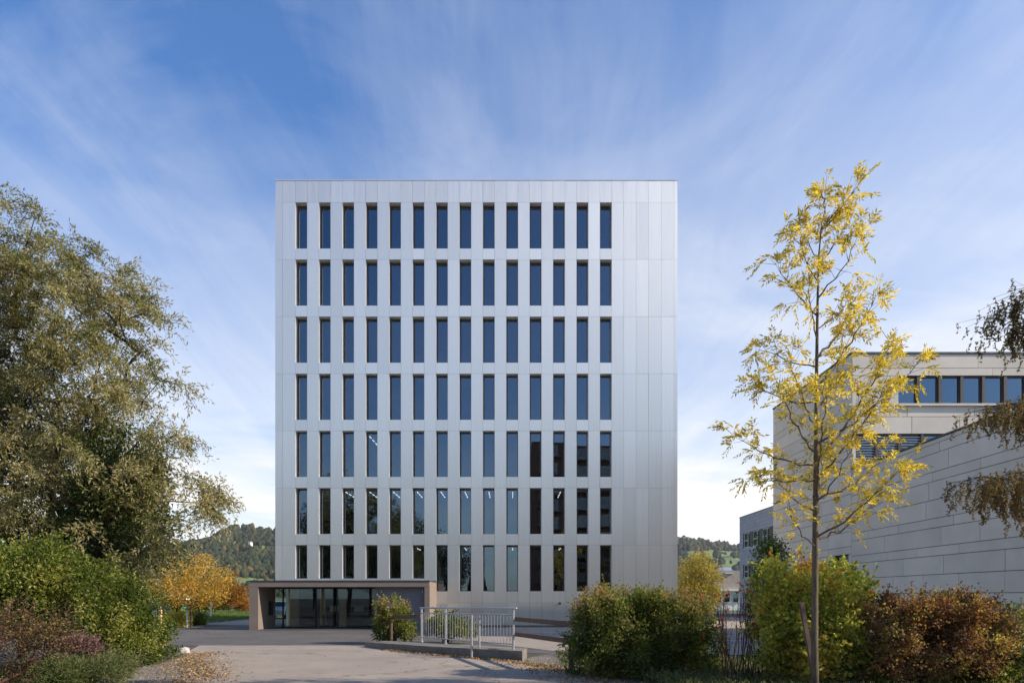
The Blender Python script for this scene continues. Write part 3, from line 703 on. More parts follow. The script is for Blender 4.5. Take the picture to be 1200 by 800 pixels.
for a, b in rows3:
    y = 70.85; j = 0
    while y > 52:
        f = MB(); w = 2.6
        f.box(GX+.06, GX+.2, y-w, y-w+.75, a, b)            # dark shutter panel
        sh_ = f.build('window', M['black'], gb)
        f = MB()
        for yy in (y-w+.76, y-w+1.45, y-.07): f.box(GX+.10, GX+.17, yy, yy+.06, a, b)
        f.box(GX+.10, GX+.17, y-w+.82, y-w+1.45, a, a+.07); f.box(GX+.10, GX+.17, y-w+1.51, y-.07, a, a+.07); f.box(GX+.10, GX+.17, y-w+.82, y-w+1.45, b-.07, b); f.box(GX+.10, GX+.17, y-w+1.51, y-.07, b-.07, b)
        f.box(GX+.10, GX+.17, y-w+1.51, y-.07, (a+b)/2-.03, (a+b)/2+.03)
        f.build('frame', M['white'], sh_)
        f = MB(); f.box(GX+.13, GX+.14, y-w+.82, y-.07, a+.07, b-.07); f.build('pane', M['glass'], sh_)
        y -= w+.004; j += 1
# tan building with skylight roof behind
tb = empty('tan_workshop', px(855, 712, 92)[:2]+(0,), 'low tan building with a sloping rooflight behind the bicycles', 'building')
s9 = 92/F; X_ = lambda p: (p-600)*s9; Z_ = lambda p: EYE+(HZ-p)*s9
c = MB(); c.box(X_(800), X_(900), 92, 104, Z_(690), Z_(668)); c.build('upper_wall', M['tan_wall'], tb)
c = MB(); c.hexa([(X_(849), 91.6, Z_(672)), (X_(859), 91.6, Z_(672)), (X_(859), 96, Z_(672)), (X_(849), 96, Z_(672)), (X_(852), 94, Z_(663.5)), (X_(862), 94, Z_(663.5)), (X_(862), 96, Z_(663.5)), (X_(852), 96, Z_(663.5))]); c.build('rooflight', M['galv'], tb)
c = MB(); c.box(X_(796), X_(902), 91.5, 104, Z_(692), Z_(690)+.01); c.build('canopy', M['white'], tb)
c = MB(); c.box(X_(800), X_(900), 92.1, 103.9, 0, Z_(692)-.01); c.build('lower_wall', M['white'], tb)
for p in range(828, 868, 10):
    f = MB(); f.box(X_(p), X_(p+8), 91.98, 92.05, Z_(706), Z_(694.5)); o = f.build('window', M['white'], tb); f = MB(); f.box(X_(p+1), X_(p+7), 91.95, 91.975, Z_(705), Z_(695.5)); f.build('pane', M['glass'], o)

# ------------------------------------------------------------------ concrete bridge kerb, railing, timber fence
k0 = np.array([-5.45, 25.3]); k1 = np.array([.30, 19.9]); kd = (k1-k0)/np.linalg.norm(k1-k0); kn = np.array([-kd[1], kd[0]])    # kn points away from the road
if kn[1] < 0: kn = -kn
kb = MB(); n = 14
for i in range(n):
    a = k0+(k1-k0)*i/n; b = k0+(k1-k0)*(i+1)/n; bw = .18*sin(pi*i/n); bw2 = .18*sin(pi*(i+1)/n)
    a = a-kn*bw; b = b-kn*bw2; h0 = .20+.10*i/n; h1 = .20+.10*(i+1)/n
    a2 = k0+(k1-k0)*i/n*.915+kn*.95; b2 = k0+(k1-k0)*(i+1)/n*.915+kn*.95
    kb.hexa([(*a, -.05), (*b, -.05), (*b2, -.05), (*a2, -.05), (*a, h0), (*b, h1), (*b2, h1), (*a2, h0)])
ko = kb.build('bridge_kerb', M['conc'], org=(-2.5, 22.6, 0)); props(ko, 'low weathered concrete bridge kerb with fallen leaves along its foot', 'kerb')
rl = empty('steel_railing', (-1.6, 22.8, .25), 'galvanised steel railing with thin balusters on the concrete kerb', 'railing')
pA = np.array(px(494, 749.4, 24.9)); pB = np.array(px(601.5, 760, 20.6)); zA, zB = .24, .29
def on(f, z0, z1=None): p = pA+(pB-pA)*f; return (p[0], p[1], z0)
ht = lambda f: (1.47)+(1.53-1.47)*f
f = MB(); f.tube([on(-.02, ht(-.02)), on(1.03, ht(1))], .030, 10); f.build('handrail', M['galv'], rl, smooth=True)
f = MB(); f.tube([on(0, ht(0)-.19), on(1, ht(1)-.19)], .020, 8); f.build('upper_rail', M['galv'], rl, smooth=True)
f = MB(); f.tube([on(0, zA+.16), on(1, zB+.16)], .020, 8); f.build('lower_rail', M['galv'], rl, smooth=True)
for q in (0, .30, 1.0):
    f = MB(); z = zA+(zB-zA)*q; f.tube([on(q, z-.02), on(q, ht(q))], .036, 12); f.tube([on(q, z-.02), on(q, z+.01)], .07, 12); f.build('post', M['galv'], rl, smooth=False)
for i in range(1, 34):
    q = i/34
    if abs(q-.30) < .012: continue
    f = MB(); f.tube([on(q, zA+.16), on(q, ht(q)-.19)], .0085, 6); f.build('baluster', M['galv'], rl)
for (x, yb, Y, yt, lab) in ((552.7, 0, 20.75, 720.7, 'bare galvanised post standing on the road in front of the kerb'), (561.7, .26, 21.4, 722, 'bare galvanised post standing on the kerb by the railing')):
    c = px(x, 700, Y); zt = px(x, yt, Y)[2]; f = MB(); f.tube([(c[0], Y, yb), (c[0], Y, zt)], .034, 12); f.tube([(c[0], Y, zt), (c[0], Y, zt+.012)], .038, 12)
    props(f.build('steel_post', M['galv'], org=(c[0], Y, yb)), lab, 'post', 'bare steel posts at the bridge kerb')
wf = empty('timber_fence', (1.2, 17.5, 0), 'weathered two-rail timber fence running from the steel railing into the hedge', 'fence')
a = px(603, 726, 20.9); b = (1.75, 15.9)
for z0, z1 in ((1.2, 1.22), (.74, .80)):
    f = MB(); f.bar((a[0], a[1], z0), (b[0], b[1], z1), .06, .13); f.build('rail', M['timber'], wf, bevel=.008)
for q in (.78,):
    x, y = a[0]+(b[0]-a[0])*q, a[1]+(b[1]-a[1])*q; f = MB(); f.tube([(x+.09, y+.03, 0), (x+.09, y+.03, .9)], .065, 9); f.build('post', M['timber'], wf)
wf2 = empty('timber_fence', px(472, 740, 25.6)[:2]+(0,), 'short dark timber fence rail between the roadside shrub and the railing', 'fence')
f = MB(); f.bar(px(455, 723, 26.4), px(493, 721.5, 25.2), .06, .14); f.build('rail', M['timber'], wf2)
c = px(458, 730, 26.3); f = MB(); f.tube([(c[0], c[1]+.08, 0), (c[0], c[1]+.08, 1.25)], .06, 8); f.build('post', M['timber'], wf2)

# ------------------------------------------------------------------ leaves: general foliage builder
def bush(name, ells, stem_base, n_cl, per, L, Wd, m, label, cat, group=None, bark='bark', spread=.22, outward=.5, rtip=.006, tone=None, stems=True, droop=0, parts=('foliage', 'stems'), flat=0.0, seedjit=.04, dens=.8, shoots=.55):
    A = in_ellipsoids(ells, n_cl); A[:, 2] = np.maximum(A[:, 2], .08)
    base = empty(name, (stem_base[0], stem_base[1], 0), label, cat, group)
    c0 = A.mean(0)
    ph = rng.random(6)*6; gap = np.sin(A[:, 0]*4.3+ph[0]+A[:, 2]*2)*np.sin(A[:, 1]*4.1+ph[1])*np.sin(A[:, 2]*5.0+ph[2])
    A = A[gap < .42]; wt = rng.random(len(A)); idx = rng.choice(len(A), int(len(A)*per*dens), p=(.25+wt)/(.25+wt).sum())
    off = rng.normal(size=(len(idx), 3))*spread*.78; Pp = A[idx]+off
    # leafy shoots standing out of the outline
    ns = int(len(A)*shoots); 
    if ns:
        far = A[np.argsort(-np.linalg.norm((A-c0)*np.array([1, 1, 1.2]), axis=1)+rng.normal(size=len(A))*.25)[:max(10, len(A)*2//3)]]; b_ = far[rng.choice(len(far), ns)]
        dv = nrm(nrm(b_-c0)*.7+rng.normal(size=(ns, 3))*.45+np.array([0, 0, .55])); ln = spread*(1.3+2.6*rng.random((ns, 1)))
        kk = 11; f_ = np.linspace(.15, 1, kk)[None, :, None]; pts = b_[:, None]+dv[:, None]*ln[:, None]*f_
        Pp = np.concatenate([Pp, (pts+rng.normal(size=pts.shape)*.012).reshape(-1, 3)]); off = np.concatenate([off, (dv[:, None]+rng.normal(size=pts.shape)*.8).reshape(-1, 3)])
        idx = np.concatenate([idx, np.repeat(rng.choice(len(A), ns), kk)])
        sh_seg = (b_, b_+dv*ln, np.full(ns, .004), np.full(ns, .002))
    if stems:
        tr = [(stem_base[0], stem_base[1], 0), (stem_base[0]+.02, stem_base[1], max(.15, .25*c0[2]))]
        sub = A[rng.choice(len(A), min(len(A), 140), replace=False)]
        P, par, r, seg = skeleton(tr, sub, rtip, 2.2, .3, seedjit)
        nb = np.argmin(np.linalg.norm(sh_seg[0][:, None]-P[None], axis=2), 1); lk = (P[nb], sh_seg[0], np.full(len(nb), .004), np.full(len(nb), .004))
        seg = [np.concatenate([u, v, w_]) for u, v, w_ in zip(seg, sh_seg, lk)]
        V, Fc, cn = tubes_np(seg, 5); np_mesh(parts[1], V, Fc, cn, M[bark], base, None, None, True)
    n = len(idx)
    Pp[:, 2] = np.where(Pp[:, 2] < .02, .02+rng.random(n)*.1, Pp[:, 2])
    D = nrm(nrm(Pp-c0)*outward+nrm(off)*.6+rng.normal(size=(n, 3))*.6); D[:, 2] -= droop
    t = (rng.random(n)*.6+rng.random(len(A))[idx]*.4)*1.08
    t = t+.20*np.sin(Pp[:, 0]*2.7+ph[3])*np.sin(Pp[:, 2]*3.3+ph[4]+Pp[:, 1])
    if tone: t = t+tone(Pp)
    Lr = L*(.7+.6*rng.random(n)); V = leaf_verts(Pp, D, Lr, Wd*(.8+.4*rng.random(n)), flatup=flat)
    leaves(parts[0], V, t, m, base); return base
# ------------------------------------------------------------------ big willow on the left
def willow():
    Y = 18.5
    el = [E(25, 310, Y, 85, 85, 2.0), E(88, 330, Y+.3, 62, 85, 1.8), E(120, 395, Y-.5, 82, 80, 2.0), E(40, 420, Y+.8, 110, 120, 2.6), E(150, 455, Y-.8, 62, 75, 1.7), E(110, 540, Y-.6, 95, 80, 2.3),
          E(190, 575, Y-1.0, 55, 45, 1.2), E(222, 590, Y-1.0, 48, 42, 1.1), E(20, 560, Y-.6, 90, 90, 2.3), E(-70, 380, Y+1.2, 120, 170, 2.8), E(180, 640, Y-.8, 45, 35, 1.1), E(120, 620, Y-1.2, 80, 45, 1.5), E(40, 620, Y-1.2, 80, 50, 1.5), E(178, 500, Y-.9, 42, 50, 1.2), E(245, 585, Y-1, 24, 22, .6), E(262, 578, Y-1.1, 10, 12, .3), E(80, 262, Y, 36, 28, .9)]
    A = in_ellipsoids(el, 1150, .5)
    n3 = np.sin(A[:, 0]*2.1+1)*np.sin(A[:, 1]*1.7)*np.sin(A[:, 2]*2.3+.5); n4 = np.sin(A[:, 0]*1.3+A[:, 2]*.9)*np.sin(A[:, 2]*1.5-A[:, 0]*.6+2); A = A[(n3 < .22) & (n4 < .55)]
    b0 = px(55, 700, Y+.6); tr = [(b0[0], b0[1], 0), (b0[0]+.1, b0[1], 1.4), (b0[0]+.05, b0[1]-.1, 2.8), (b0[0]+.25, b0[1]-.2, 4.4), (b0[0]+.2, b0[1], 6)]
    root = empty('willow_tree', tr[0], 'tall grey-green willow with drooping narrow leaves at the left edge', 'tree')
    P, par, r, seg = skeleton(tr, A, .0055, 2.15, .4, .07); V, Fc, cn = tubes_np(seg, 6); np_mesh('trunk', V, Fc, cn, M['bark'], root, None, None, True)
    # hanging sprays
    TP = []; TD = []; TT = []; s0 = []; s1 = []
    ctr = np.array(px(70, 430, Y))
    for a in A:
        tb_ = rng.random()
        for _ in range(7):
            d = nrm((rng.normal(size=3)+nrm(a-ctr)*.7)*np.array([1, 1, .8])); ln = .34+.42*rng.random(); k = 26
            f = np.linspace(.1, 1, k)[:, None]; pts = a+d*ln*f+np.array([0, 0, -1.])*(f**2)*ln*.42
            td = nrm(np.gradient(pts, axis=0)); TP.append(pts); TD.append(td*.8+rng.normal(size=(k, 3))*.75); pts = pts+0; TP[-1] = pts+rng.normal(size=(k, 3))*.05; TT.append(np.full(k, tb_*.45)+rng.random(k)*.55)
            s0.append(a); s1.append(pts[k//2]); s0.append(pts[k//2]); s1.append(pts[-1])
    P_ = np.concatenate(TP); D_ = np.concatenate(TD); n = len(P_)
    V = leaf_verts(P_, D_, .115*(.7+.6*rng.random(n)), .032); leaves('foliage', V, np.concatenate(TT), M['leaf_willow'], root)
    V, Fc, cn = tubes_np((s0, s1, np.full(len(s0), .003), np.full(len(s0), .0018)), 3); np_mesh('twigs', V, Fc, cn, M['bark'], root)
willow()
# dark green broadleaf trees grown with ivy behind and under the willow
Yb = 18.2
bush('ivy_covered_tree', [E(145, 560, Yb, 38, 62, 1.3), E(150, 600, Yb+.2, 45, 50, 1.4), E(120, 630, Yb+.3, 50, 50, 1.4)], px(140, 700, Yb)[:2], 210, 130, .09, .07, M['leaf_ivy'], 'dense green ivy-covered tree bulging out under the willow crown', 'tree', spread=.22, parts=('crown', 'trunk'), rtip=.02)
bush('evergreen_tree', [E(15, 480, 20.5, 95, 60, 1.6), E(40, 560, 20.5, 130, 80, 1.8), E(90, 630, 20.6, 120, 50, 1.8)], px(30, 700, 20.5)[:2], 240, 120, .10, .08, M['conifer'], 'dark evergreen tree hidden in the shade behind the willow', 'tree', spread=.3, parts=('crown', 'trunk'), rtip=.02)
# ------------------------------------------------------------------ undergrowth on the left
bush('green_shrub', [E(20, 680, 15, 75, 50, 1.3), E(85, 700, 15.5, 65, 48, 1.4)], px(50, 760, 15.3)[:2], 260, 150, .075, .05, M['leaf_green'], 'large light green shrub under the willow at the left edge', 'shrub', spread=.17)
bush('green_shrub', [E(140, 715, 18, 42, 42, 1.1), E(165, 740, 18.5, 30, 30, 1.0), E(115, 740, 17.5, 45, 35, 1.0)], px(145, 770, 18)[:2], 200, 130, .075, .05, M['leaf_green'], 'green shrub in the middle of the left bank beside the road', 'shrub', spread=.17)
bush('bramble', [E(180, 755, 19.5, 20, 17, .8), E(160, 765, 18.5, 24, 16, .8)], px(172, 775, 19)[:2], 90, 90, .07, .05, M['leaf_ivy'], 'low bramble spilling onto the fallen leaves at the road edge', 'bramble', spread=.12)
bush('red_leaved_shrub', [E(25, 740, 11, 52, 42, .7), E(-10, 760, 11, 50, 50, .8)], px(15, 840, 11)[:2], 150, 60, .05, .028, M['leaf_purple'], 'dark red-brown shrub with bare stems in the bottom left corner', 'shrub', bark='bark_red', spread=.12, rtip=.004)
bush('purple_shrub', [E(92, 757, 13, 16, 10, .4)], px(90, 790, 13)[:2], 40, 60, .05, .03, M['leaf_pink'], 'small purplish pink shrub amid the grass of the left bank', 'shrub', bark='bark_red', spread=.09, rtip=.004)
bush('dry_shrub', [E(105, 785, 12.5, 45, 18, .9), E(60, 795, 12, 40, 16, .9)], px(95, 815, 12.5)[:2], 120, 90, .10, .018, M['weeds'], 'tangled tan-green tall weeds at the foot of the left bank', 'weeds', spread=.12, rtip=.003)
# ------------------------------------------------------------------ shrub by the railing and behind it
bush('round_shrub', [E(460, 722, 27, 21, 20, .75), E(470, 738, 27, 18, 14, .7), E(448, 740, 27, 14, 13, .6)], px(462, 750, 27)[:2], 130, 90, .085, .06, M['leaf_hedge'], 'round shrub with rust-tinged top at the left end of the kerb', 'shrub', spread=.12, tone=lambda P: np.clip((P[:, 2]-1.0)*.35, -.2, .4))
bush('low_hedge', [E(520, 733, 27.5, 25, 16, .6), E(545, 738, 27, 14, 12, .5)], px(525, 750, 27.3)[:2], 80, 80, .08, .055, M['leaf_green'], 'low dark green hedge directly behind the steel railing', 'hedge', spread=.12)
# ------------------------------------------------------------------ hedges on the right
def hedge_tone(P): return np.clip((P[:, 2]-1.5)*.28, -.15, .30)
bush('clipped_hedge', [E(700, 740, 16, 36, 42, .9), E(750, 737, 16, 60, 46, 1.0), E(800, 738, 16, 42, 44, .9), E(715, 725, 16.3, 38, 32, .8), E(770, 718, 16.4, 50, 30, .8), E(690, 765, 15.8, 28, 28, .8), E(745, 775, 15.8, 60, 26, .9), E(815, 765, 15.8, 32, 30, .8), E(735, 702, 16.3, 55, 16, .6)], px(750, 795, 16)[:2], 680, 125, .062, .042, M['leaf_hedge'], 'broad dense hedge with browning top in front of the metal building', 'hedge', spread=.12, tone=hedge_tone)
bush('yellow_green_shrub', [E(935, 690, 14, 50, 40, .9), E(975, 710, 14, 38, 48, .9), E(915, 735, 14, 35, 50, .9), E(960, 760, 13.6, 48, 45, .9), E(930, 668, 14.2, 22, 18, .5), E(906, 668, 14.5, 7, 16, .25)], px(945, 800, 14)[:2], 330, 80, .085, .065, M['leaf_shrub'], 'tall yellow-green shrub with a few red leaves behind the slim tree trunk', 'shrub', spread=.13, flat=.5, shoots=1.1)
bush('reddish_hedge', [E(1065, 722, 13, 52, 26, .8), E(1120, 722, 13.2, 48, 22, .8), E(1040, 745, 13, 30, 35, .7), E(1160, 735, 13.3, 24, 25, .6), E(1130, 760, 13, 55, 30, .8), E(1070, 770, 13.2, 60, 24, .8), E(1090, 708, 13.1, 75, 14, .7), E(1025, 775, 13, 25, 24, .5)], px(1080, 815, 13)[:2], 470, 100, .056, .038, M['leaf_redhedge'], 'spreading shrub with coppery red leaves below the panelled wall', 'shrub', bark='bark_red', spread=.10, rtip=.008)
bush('green_bush', [E(1180, 775, 13.5, 36, 30, .8), E(1205, 740, 14, 22, 34, .7), E(1150, 790, 13.2, 30, 18, .6), E(1010, 790, 13.4, 35, 20, .6)], px(1185, 800, 13.5)[:2], 190, 80, .065, .045, M['leaf_hedge'], 'dark green bush in the bottom right corner of the view', 'shrub', spread=.13)
def twiggy(name, cx, Y, hpx, label, seed):
    r_ = np.random.default_rng(seed); b = px(cx, 800, Y); root = empty(name, (b[0], Y, 0), label, 'shrub', 'leafless shrubs with scarlet leaves')
    s0 = []; s1 = []; r0 = []; r1 = []; LP = []
    for i in range(8):
        p = np.array([b[0]+r_.normal()*.10, Y+r_.normal()*.15, 0.]); d = nrm(np.array([r_.normal()*.16, r_.normal()*.16, 1.])); H = hpx*Y/F*(.75+.3*r_.random()); n = 8; rr = .014
        for k in range(n):
            q = p+d*H/n+r_.normal(size=3)*np.array([.02, .02, 0]); s0.append(p); s1.append(q); r0.append(rr); rr *= .86; r1.append(rr)
            if k > 2:
                for _ in range(2):
                    d2 = nrm(d+r_.normal(size=3)*.45); e = q+d2*(.14+.2*r_.random()); s0.append(q); s1.append(e); r0.append(rr*.5); r1.append(.002)
                    if r_.random() < .10*(k/n)**2+.004: LP.append(e)
            p = q
        if r_.random() < .5: LP.append(p)
    V, Fc, cn = tubes_np((s0, s1, np.array(r0), np.array(r1)), 5); np_mesh('stems', V, Fc, cn, M['bark_red'], root)
    LP = np.repeat(np.array(LP), 3, 0); LP = LP+r_.normal(size=LP.shape)*.025; V = leaf_verts(LP, r_.normal(size=LP.shape)-np.array([0, 0, .4]), .065, .04); leaves('leaves', V, r_.random(len(LP)), M['leaf_red'], root)
    return root
for i, (x, Yy, h, lab) in enumerate(((846, 15.6, 100, 'leafless reddish shrub with few scarlet leaves just right of the broad hedge'), (866, 14.8, 112, 'dense dark-stemmed shrub with scarlet leaves midway between hedge and yellow-green shrub'),
                                     (882, 14.4, 116, 'tallest dark-stemmed shrub with scarlet leaves left of the yellow-green shrub'), (899, 14.6, 112, 'dark-stemmed shrub with scarlet tips touching the yellow-green shrub'), (857, 14.2, 90, 'thin twiggy shrub rising from the weeds in front of the bicycles'))):
    twiggy('twiggy_shrub', x, Yy, h, lab, 30+i)
# weeds on the ground beneath
def scatter_cover(name, region, n, L, Wd, m, up=1.5, tall=.0, kind='stuff', seed=0, clump=0):
    r_ = np.random.default_rng(seed); x0, x1, y0, y1 = region[:4]; P = np.stack([r_.uniform(x0, x1, n), r_.uniform(y0, y1, n), r_.random(n)*tall+.012], 1)
    if len(region) > 4: P = P[region[4](P[:, 0], P[:, 1])]
    k = np.sin(P[:, 0]*3.1+seed)*np.cos(P[:, 1]*2.3)+r_.normal(size=len(P))*.6; 
    if clump: P = P[k > 0]
    D = r_.normal(size=(len(P), 3)); D[:, 2] = np.abs(D[:, 2])*.3+up; V = leaf_verts(P, D, L*(.6+.8*r_.random(len(P))), Wd)
    return props(leaves(name, V, r_.random(len(P)), m, None, (x0, y0, 0)), kind=kind)
scatter_cover('ground_cover', (2.4, 13, 10.5, 18.5, lambda x, y: x > 2.2+(19-y)*.16), 30000, .13, .03, M['weeds'], .9, .25, seed=2)
scatter_cover('ground_cover', (-13, -8, 10, 21, lambda x, y: x < -9.3-(y-12)*.08), 12000, .13, .02, M['weeds'], 1.0, .1, seed=3)
scatter_cover('ground_cover', (.9, 3.2, 16, 22.5, lambda x, y: x > 1.3-(y-16)*-.02), 6000, .11, .03, M['leaf_ivy'], .7, .1, seed=4, clump=1)
scatter_cover('grass', (-34, -16.2, 46, 80, lambda x, y: (x < -21) | (x < -25)), 26000, .22, .05, M['grassblade'], 1.2, 0, seed=5)
# leaf litter
def litter(name, path, width, n, seed, z=.016):
    r_ = np.random.default_rng(seed); path = np.array(path, float); seg = np.linalg.norm(np.diff(path, axis=0), axis=1); t = r_.random(n)*seg.sum(); cs = np.concatenate([[0], np.cumsum(seg)])
    x = np.interp(t, cs, path[:, 0]); y = np.interp(t, cs, path[:, 1]); P = np.stack([x+r_.normal(size=n)*width, y+r_.normal(size=n)*width, np.full(n, z)+r_.random(n)*.025], 1)
    D = r_.normal(size=(n, 3)); D[:, 2] *= .12; s_ = leaf_verts(P, D, .055*(.7+.6*r_.random(n)), .045, fold=.15); s_[:, 2] = np.maximum(s_[:, 2], z)
    return props(leaves(name, s_, r_.random(n), M['litter'], None, (path[0][0], path[0][1], 0)), kind='stuff')
litter('fallen_leaves', [(-4.4, 23.9), (-2.2, 21.7), (.1, 19.6), (1.4, 17.4)], .14, 2300, 1)
litter('fallen_leaves', [(.3, 18.8), (1.5, 16.2), (2.8, 12)], .45, 1500, 2)
litter('fallen_leaves', [(-10.4, 22.5), (-9.6, 20.5), (-8.6, 18.6), (-7.2, 16), (-6.9, 13), (-7.2, 10)], .42, 3300, 3)
r5 = np.random.default_rng(5); n = 260; P = np.stack([r5.uniform(-9, 2, n), r5.uniform(13, 38, n), np.full(n, .017)], 1); D = r5.normal(size=(n, 3)); D[:, 2] *= .1
Vv = leaf_verts(P, D, .05, .035, fold=.1); Vv[:, 2] = np.maximum(Vv[:, 2], .016); props(leaves('fallen_leaves', Vv, r5.random(n), M['litter'], None, (0, 13, 0)), kind='stuff')
# pebbles on the verge
def pebbles(name, xs, ys, n, seed, cond=None):
    r_ = np.random.default_rng(seed); C_ = np.stack([r_.uniform(*xs, n), r_.uniform(*ys, n), np.full(n, .012)], 1)
    if cond: C_ = C_[cond(C_[:, 0], C_[:, 1])]
    n = len(C_)
    o8 = np.array([(1, 0, 0), (0, 1, 0), (-1, 0, 0), (0, -1, 0), (0, 0, 1), (.6, .6, .7), (-.6, .6, .6), (-.6, -.6, .7), (.6, -.6, .6)])
    V = C_[:, None]+o8[None]*(.006+.013*r_.random((n, 1, 1)))*(.7+.5*r_.random((n, 9, 3))); q = [(0, 5, 4, 8), (5, 1, 6, 4), (4, 6, 2, 7), (8, 4, 7, 3)]; tri = [(0, 1, 5), (1, 2, 6), (2, 3, 7), (3, 0, 8)]
    Fq = (np.array(q)[None]+(np.arange(n)*9)[:, None, None]).reshape(-1); Ft = (np.array(tri)[None]+(np.arange(n)*9)[:, None, None]).reshape(-1)
    props(np_mesh(name, V.reshape(-1, 3), np.concatenate([Fq, Ft]), np.concatenate([np.full(n*4, 4), np.full(n*4, 3)]), M['pebble'], None, (xs[0], ys[0], 0)), kind='stuff')
pebbles('gravel_stones', (.2, 5), (12, 20), 5000, 3, lambda x, y: (x > .35+(19.6-y)*.39) & (x < 1.7+(19.6-y)*.45))
pebbles('gravel_stones', (-10.2, -6.5), (12, 21), 2500, 4, lambda x, y: x < -6.8-np.maximum(0, (y-14.5))*.42)
c = px(213, 764, 22.9); st = MB(); rs = random.Random(2)
rings = [(0, .20), (.08, .21), (.15, .17), (.19, .09)]
for zz_r, rr_ in rings:
    for k in range(9): a_ = 2*pi*k/9; q_ = rr_*(1+rs.uniform(-.16, .16)); st.v.append((c[0]+1.25*q_*cos(a_)+.12*zz_r, c[1]+.8*q_*sin(a_), zz_r+rs.uniform(-.015, .015)))
for i_ in range(3):
    for k in range(9): st.face([i_*9+k, i_*9+(k+1) % 9, (i_+1)*9+(k+1) % 9, (i_+1)*9+k])
st.face([27+k for k in range(9)])
props(st.build('boulder', M['lightstone']), 'pale stone lying in fallen leaves at the left road edge', 'stone')

# ------------------------------------------------------------------ slim yellow ash tree
def ash():
    Y = 12.0; b = px(955, 0, Y)[0]
    root = empty('ash_tree', (b, Y, 0), 'slim young tree with sparse bright yellow leaves and a bare straight trunk', 'tree')
    def q(x, y, dy=0): return np.array(px(x, y, Y))+np.array([0, dy, 0])
    zt = px(960, 240, Y)[2]
    tk = [(955, 826), (954.5, 760), (955, 690), (955.5, 620), (956, 560), (956.5, 500), (957, 430), (958, 360), (959.5, 300), (963, 262), (968, 240)]
    pts = [q(x, y) for x, y in tk]; pts[0][2] = -.02
    w = MB(); w.tube(pts, [.072, .060, .055, .050, .042, .035, .029, .022, .015, .009, .004], 12); w.build('trunk', M['bark_ash'], root, smooth=True)
    # limbs (start y on trunk, end x, end y, depth offset, bend)
    lim = [(632, 1045, 578, .3), (640, 910, 600, -.3), (630, 1025, 560, -.5), (600, 915, 545, .4), (585, 1050, 530, .2), (562, 885, 568, -.2), (560, 1005, 470, -.6), (545, 880, 500, .5), (540, 1072, 382, .5),
           (520, 1050, 440, -.4), (500, 905, 440, -.5), (480, 1020, 400, .7), (470, 893, 450, .2), (455, 1010, 360, -.3), (430, 905, 395, .3), (420, 1018, 335, .3), (400, 930, 350, -.4), (385, 1000, 350, .2), (370, 918, 300, .2), (350, 995, 290, -.2),
           (330, 925, 290, -.2), (310, 1000, 250, .2), (300, 940, 260, .1), (270, 990, 235, -.1), (268, 992, 228, 0), (255, 968, 222, .05), (610, 1000, 500, .8), (590, 930, 470, -.8), (530, 940, 420, .8), (590, 985, 520, -.4)]
    TY = np.array([p[1] for p in tk][::-1], float); TX = np.array([p[0] for p in tk][::-1], float)
    segs = [[], [], [], []]; sprays = []
    for (ys, xe, ye, dy) in lim:
        r_ = max(.006, .026*min(1, math.hypot(xe-955, ye-ys)/150)); p0 = q(np.interp(ys, TY, TX), ys); p1 = q(xe, ye, dy*1.5); L_ = np.linalg.norm(p1-p0)
        n = max(5, int(L_/.14)); pr = p0; 
        for k in range(1, n+1):
            f = k/n; c_ = p0+(p1-p0)*f+np.array([0, 0, -1.])*.16*L_*sin(pi*f)*(.5 if ye < ys else 0); c_ = c_+rng.normal(size=3)*.018
            ra, rb = r_*(1-(k-1)/n)**.8+.003, r_*(1-f)**.8+.003
            for lst, v in zip(segs, (pr, c_, ra, rb)): lst.append(v)
            if f > .36:
                m_ = 2 if f < .6 else 3
                for _ in range(m_):
                    d = nrm((p1-p0)/L_*.7+rng.normal(size=3)*.6+np.array([0, 0, .25])); e = c_+d*(.10+.26*rng.random())
                    for lst, v in zip(segs, (c_, e, .004, .002)): lst.append(v)
                    sprays.append((e, d))
            pr = c_
        sprays.append((p1, nrm(p1-p0)))
    for y_ in (245, 250, 258, 265, 280, 300, 320, 345):
        p0 = q(np.interp(y_, TY, TX), y_)
        for _ in range(3): sprays.append((p0+rng.normal(size=3)*.12, rng.normal(size=3)+np.array([.4, 0, .6])))
    V, Fc, cn = tubes_np([np.array(s) for s in segs], 6); np_mesh('limbs', V, Fc, cn, M['bark_ash'], root, None, None, True)
    P = []; D = []; T = []; W_ = []
    for (e, d) in sprays:
        for _ in range(rng.integers(1, 4)):
            dd = nrm(d+rng.normal(size=3)*.7); sag = np.array([0, 0, -1.]); tt = rng.random(); ln = .17+.14*rng.random(); sd_ = nrm(np.cross(dd, rng.normal(size=3)))
            for k in range(6):
                f = .15+.85*k/5; c_ = e+dd*ln*f+sag*ln*.3*f*f; td = nrm(dd+sag*f*.6)
                if k == 5: P.append(c_); D.append(td); T.append(tt); continue
                for sgn in (1, -1): P.append(c_); D.append(nrm(td*.8+sd_*sgn*.8+sag*.3)); T.append(tt)
    P = np.array(P); n = len(P); V = leaf_verts(P, np.array(D)+rng.normal(size=(n, 3))*.15, .088*(.75+.5*rng.random(n)), .030)
    leaves('foliage', V, np.array(T)*.6+rng.random(n)*.4, M['leaf_yellow'], root)
ash()
c0 = px(939, 705, 12.3); c1 = px(958, 812, 12.0); f = MB(); f.bar((c0[0], 12.3, c0[2]), (c1[0]+.10, 12.15, -.05), .07, .07)
props(f.build('tree_stake', M['timber'], org=(c1[0]+.1, 12.15, 0)), 'leaning brown timber stake beside the slim tree trunk', 'stake')

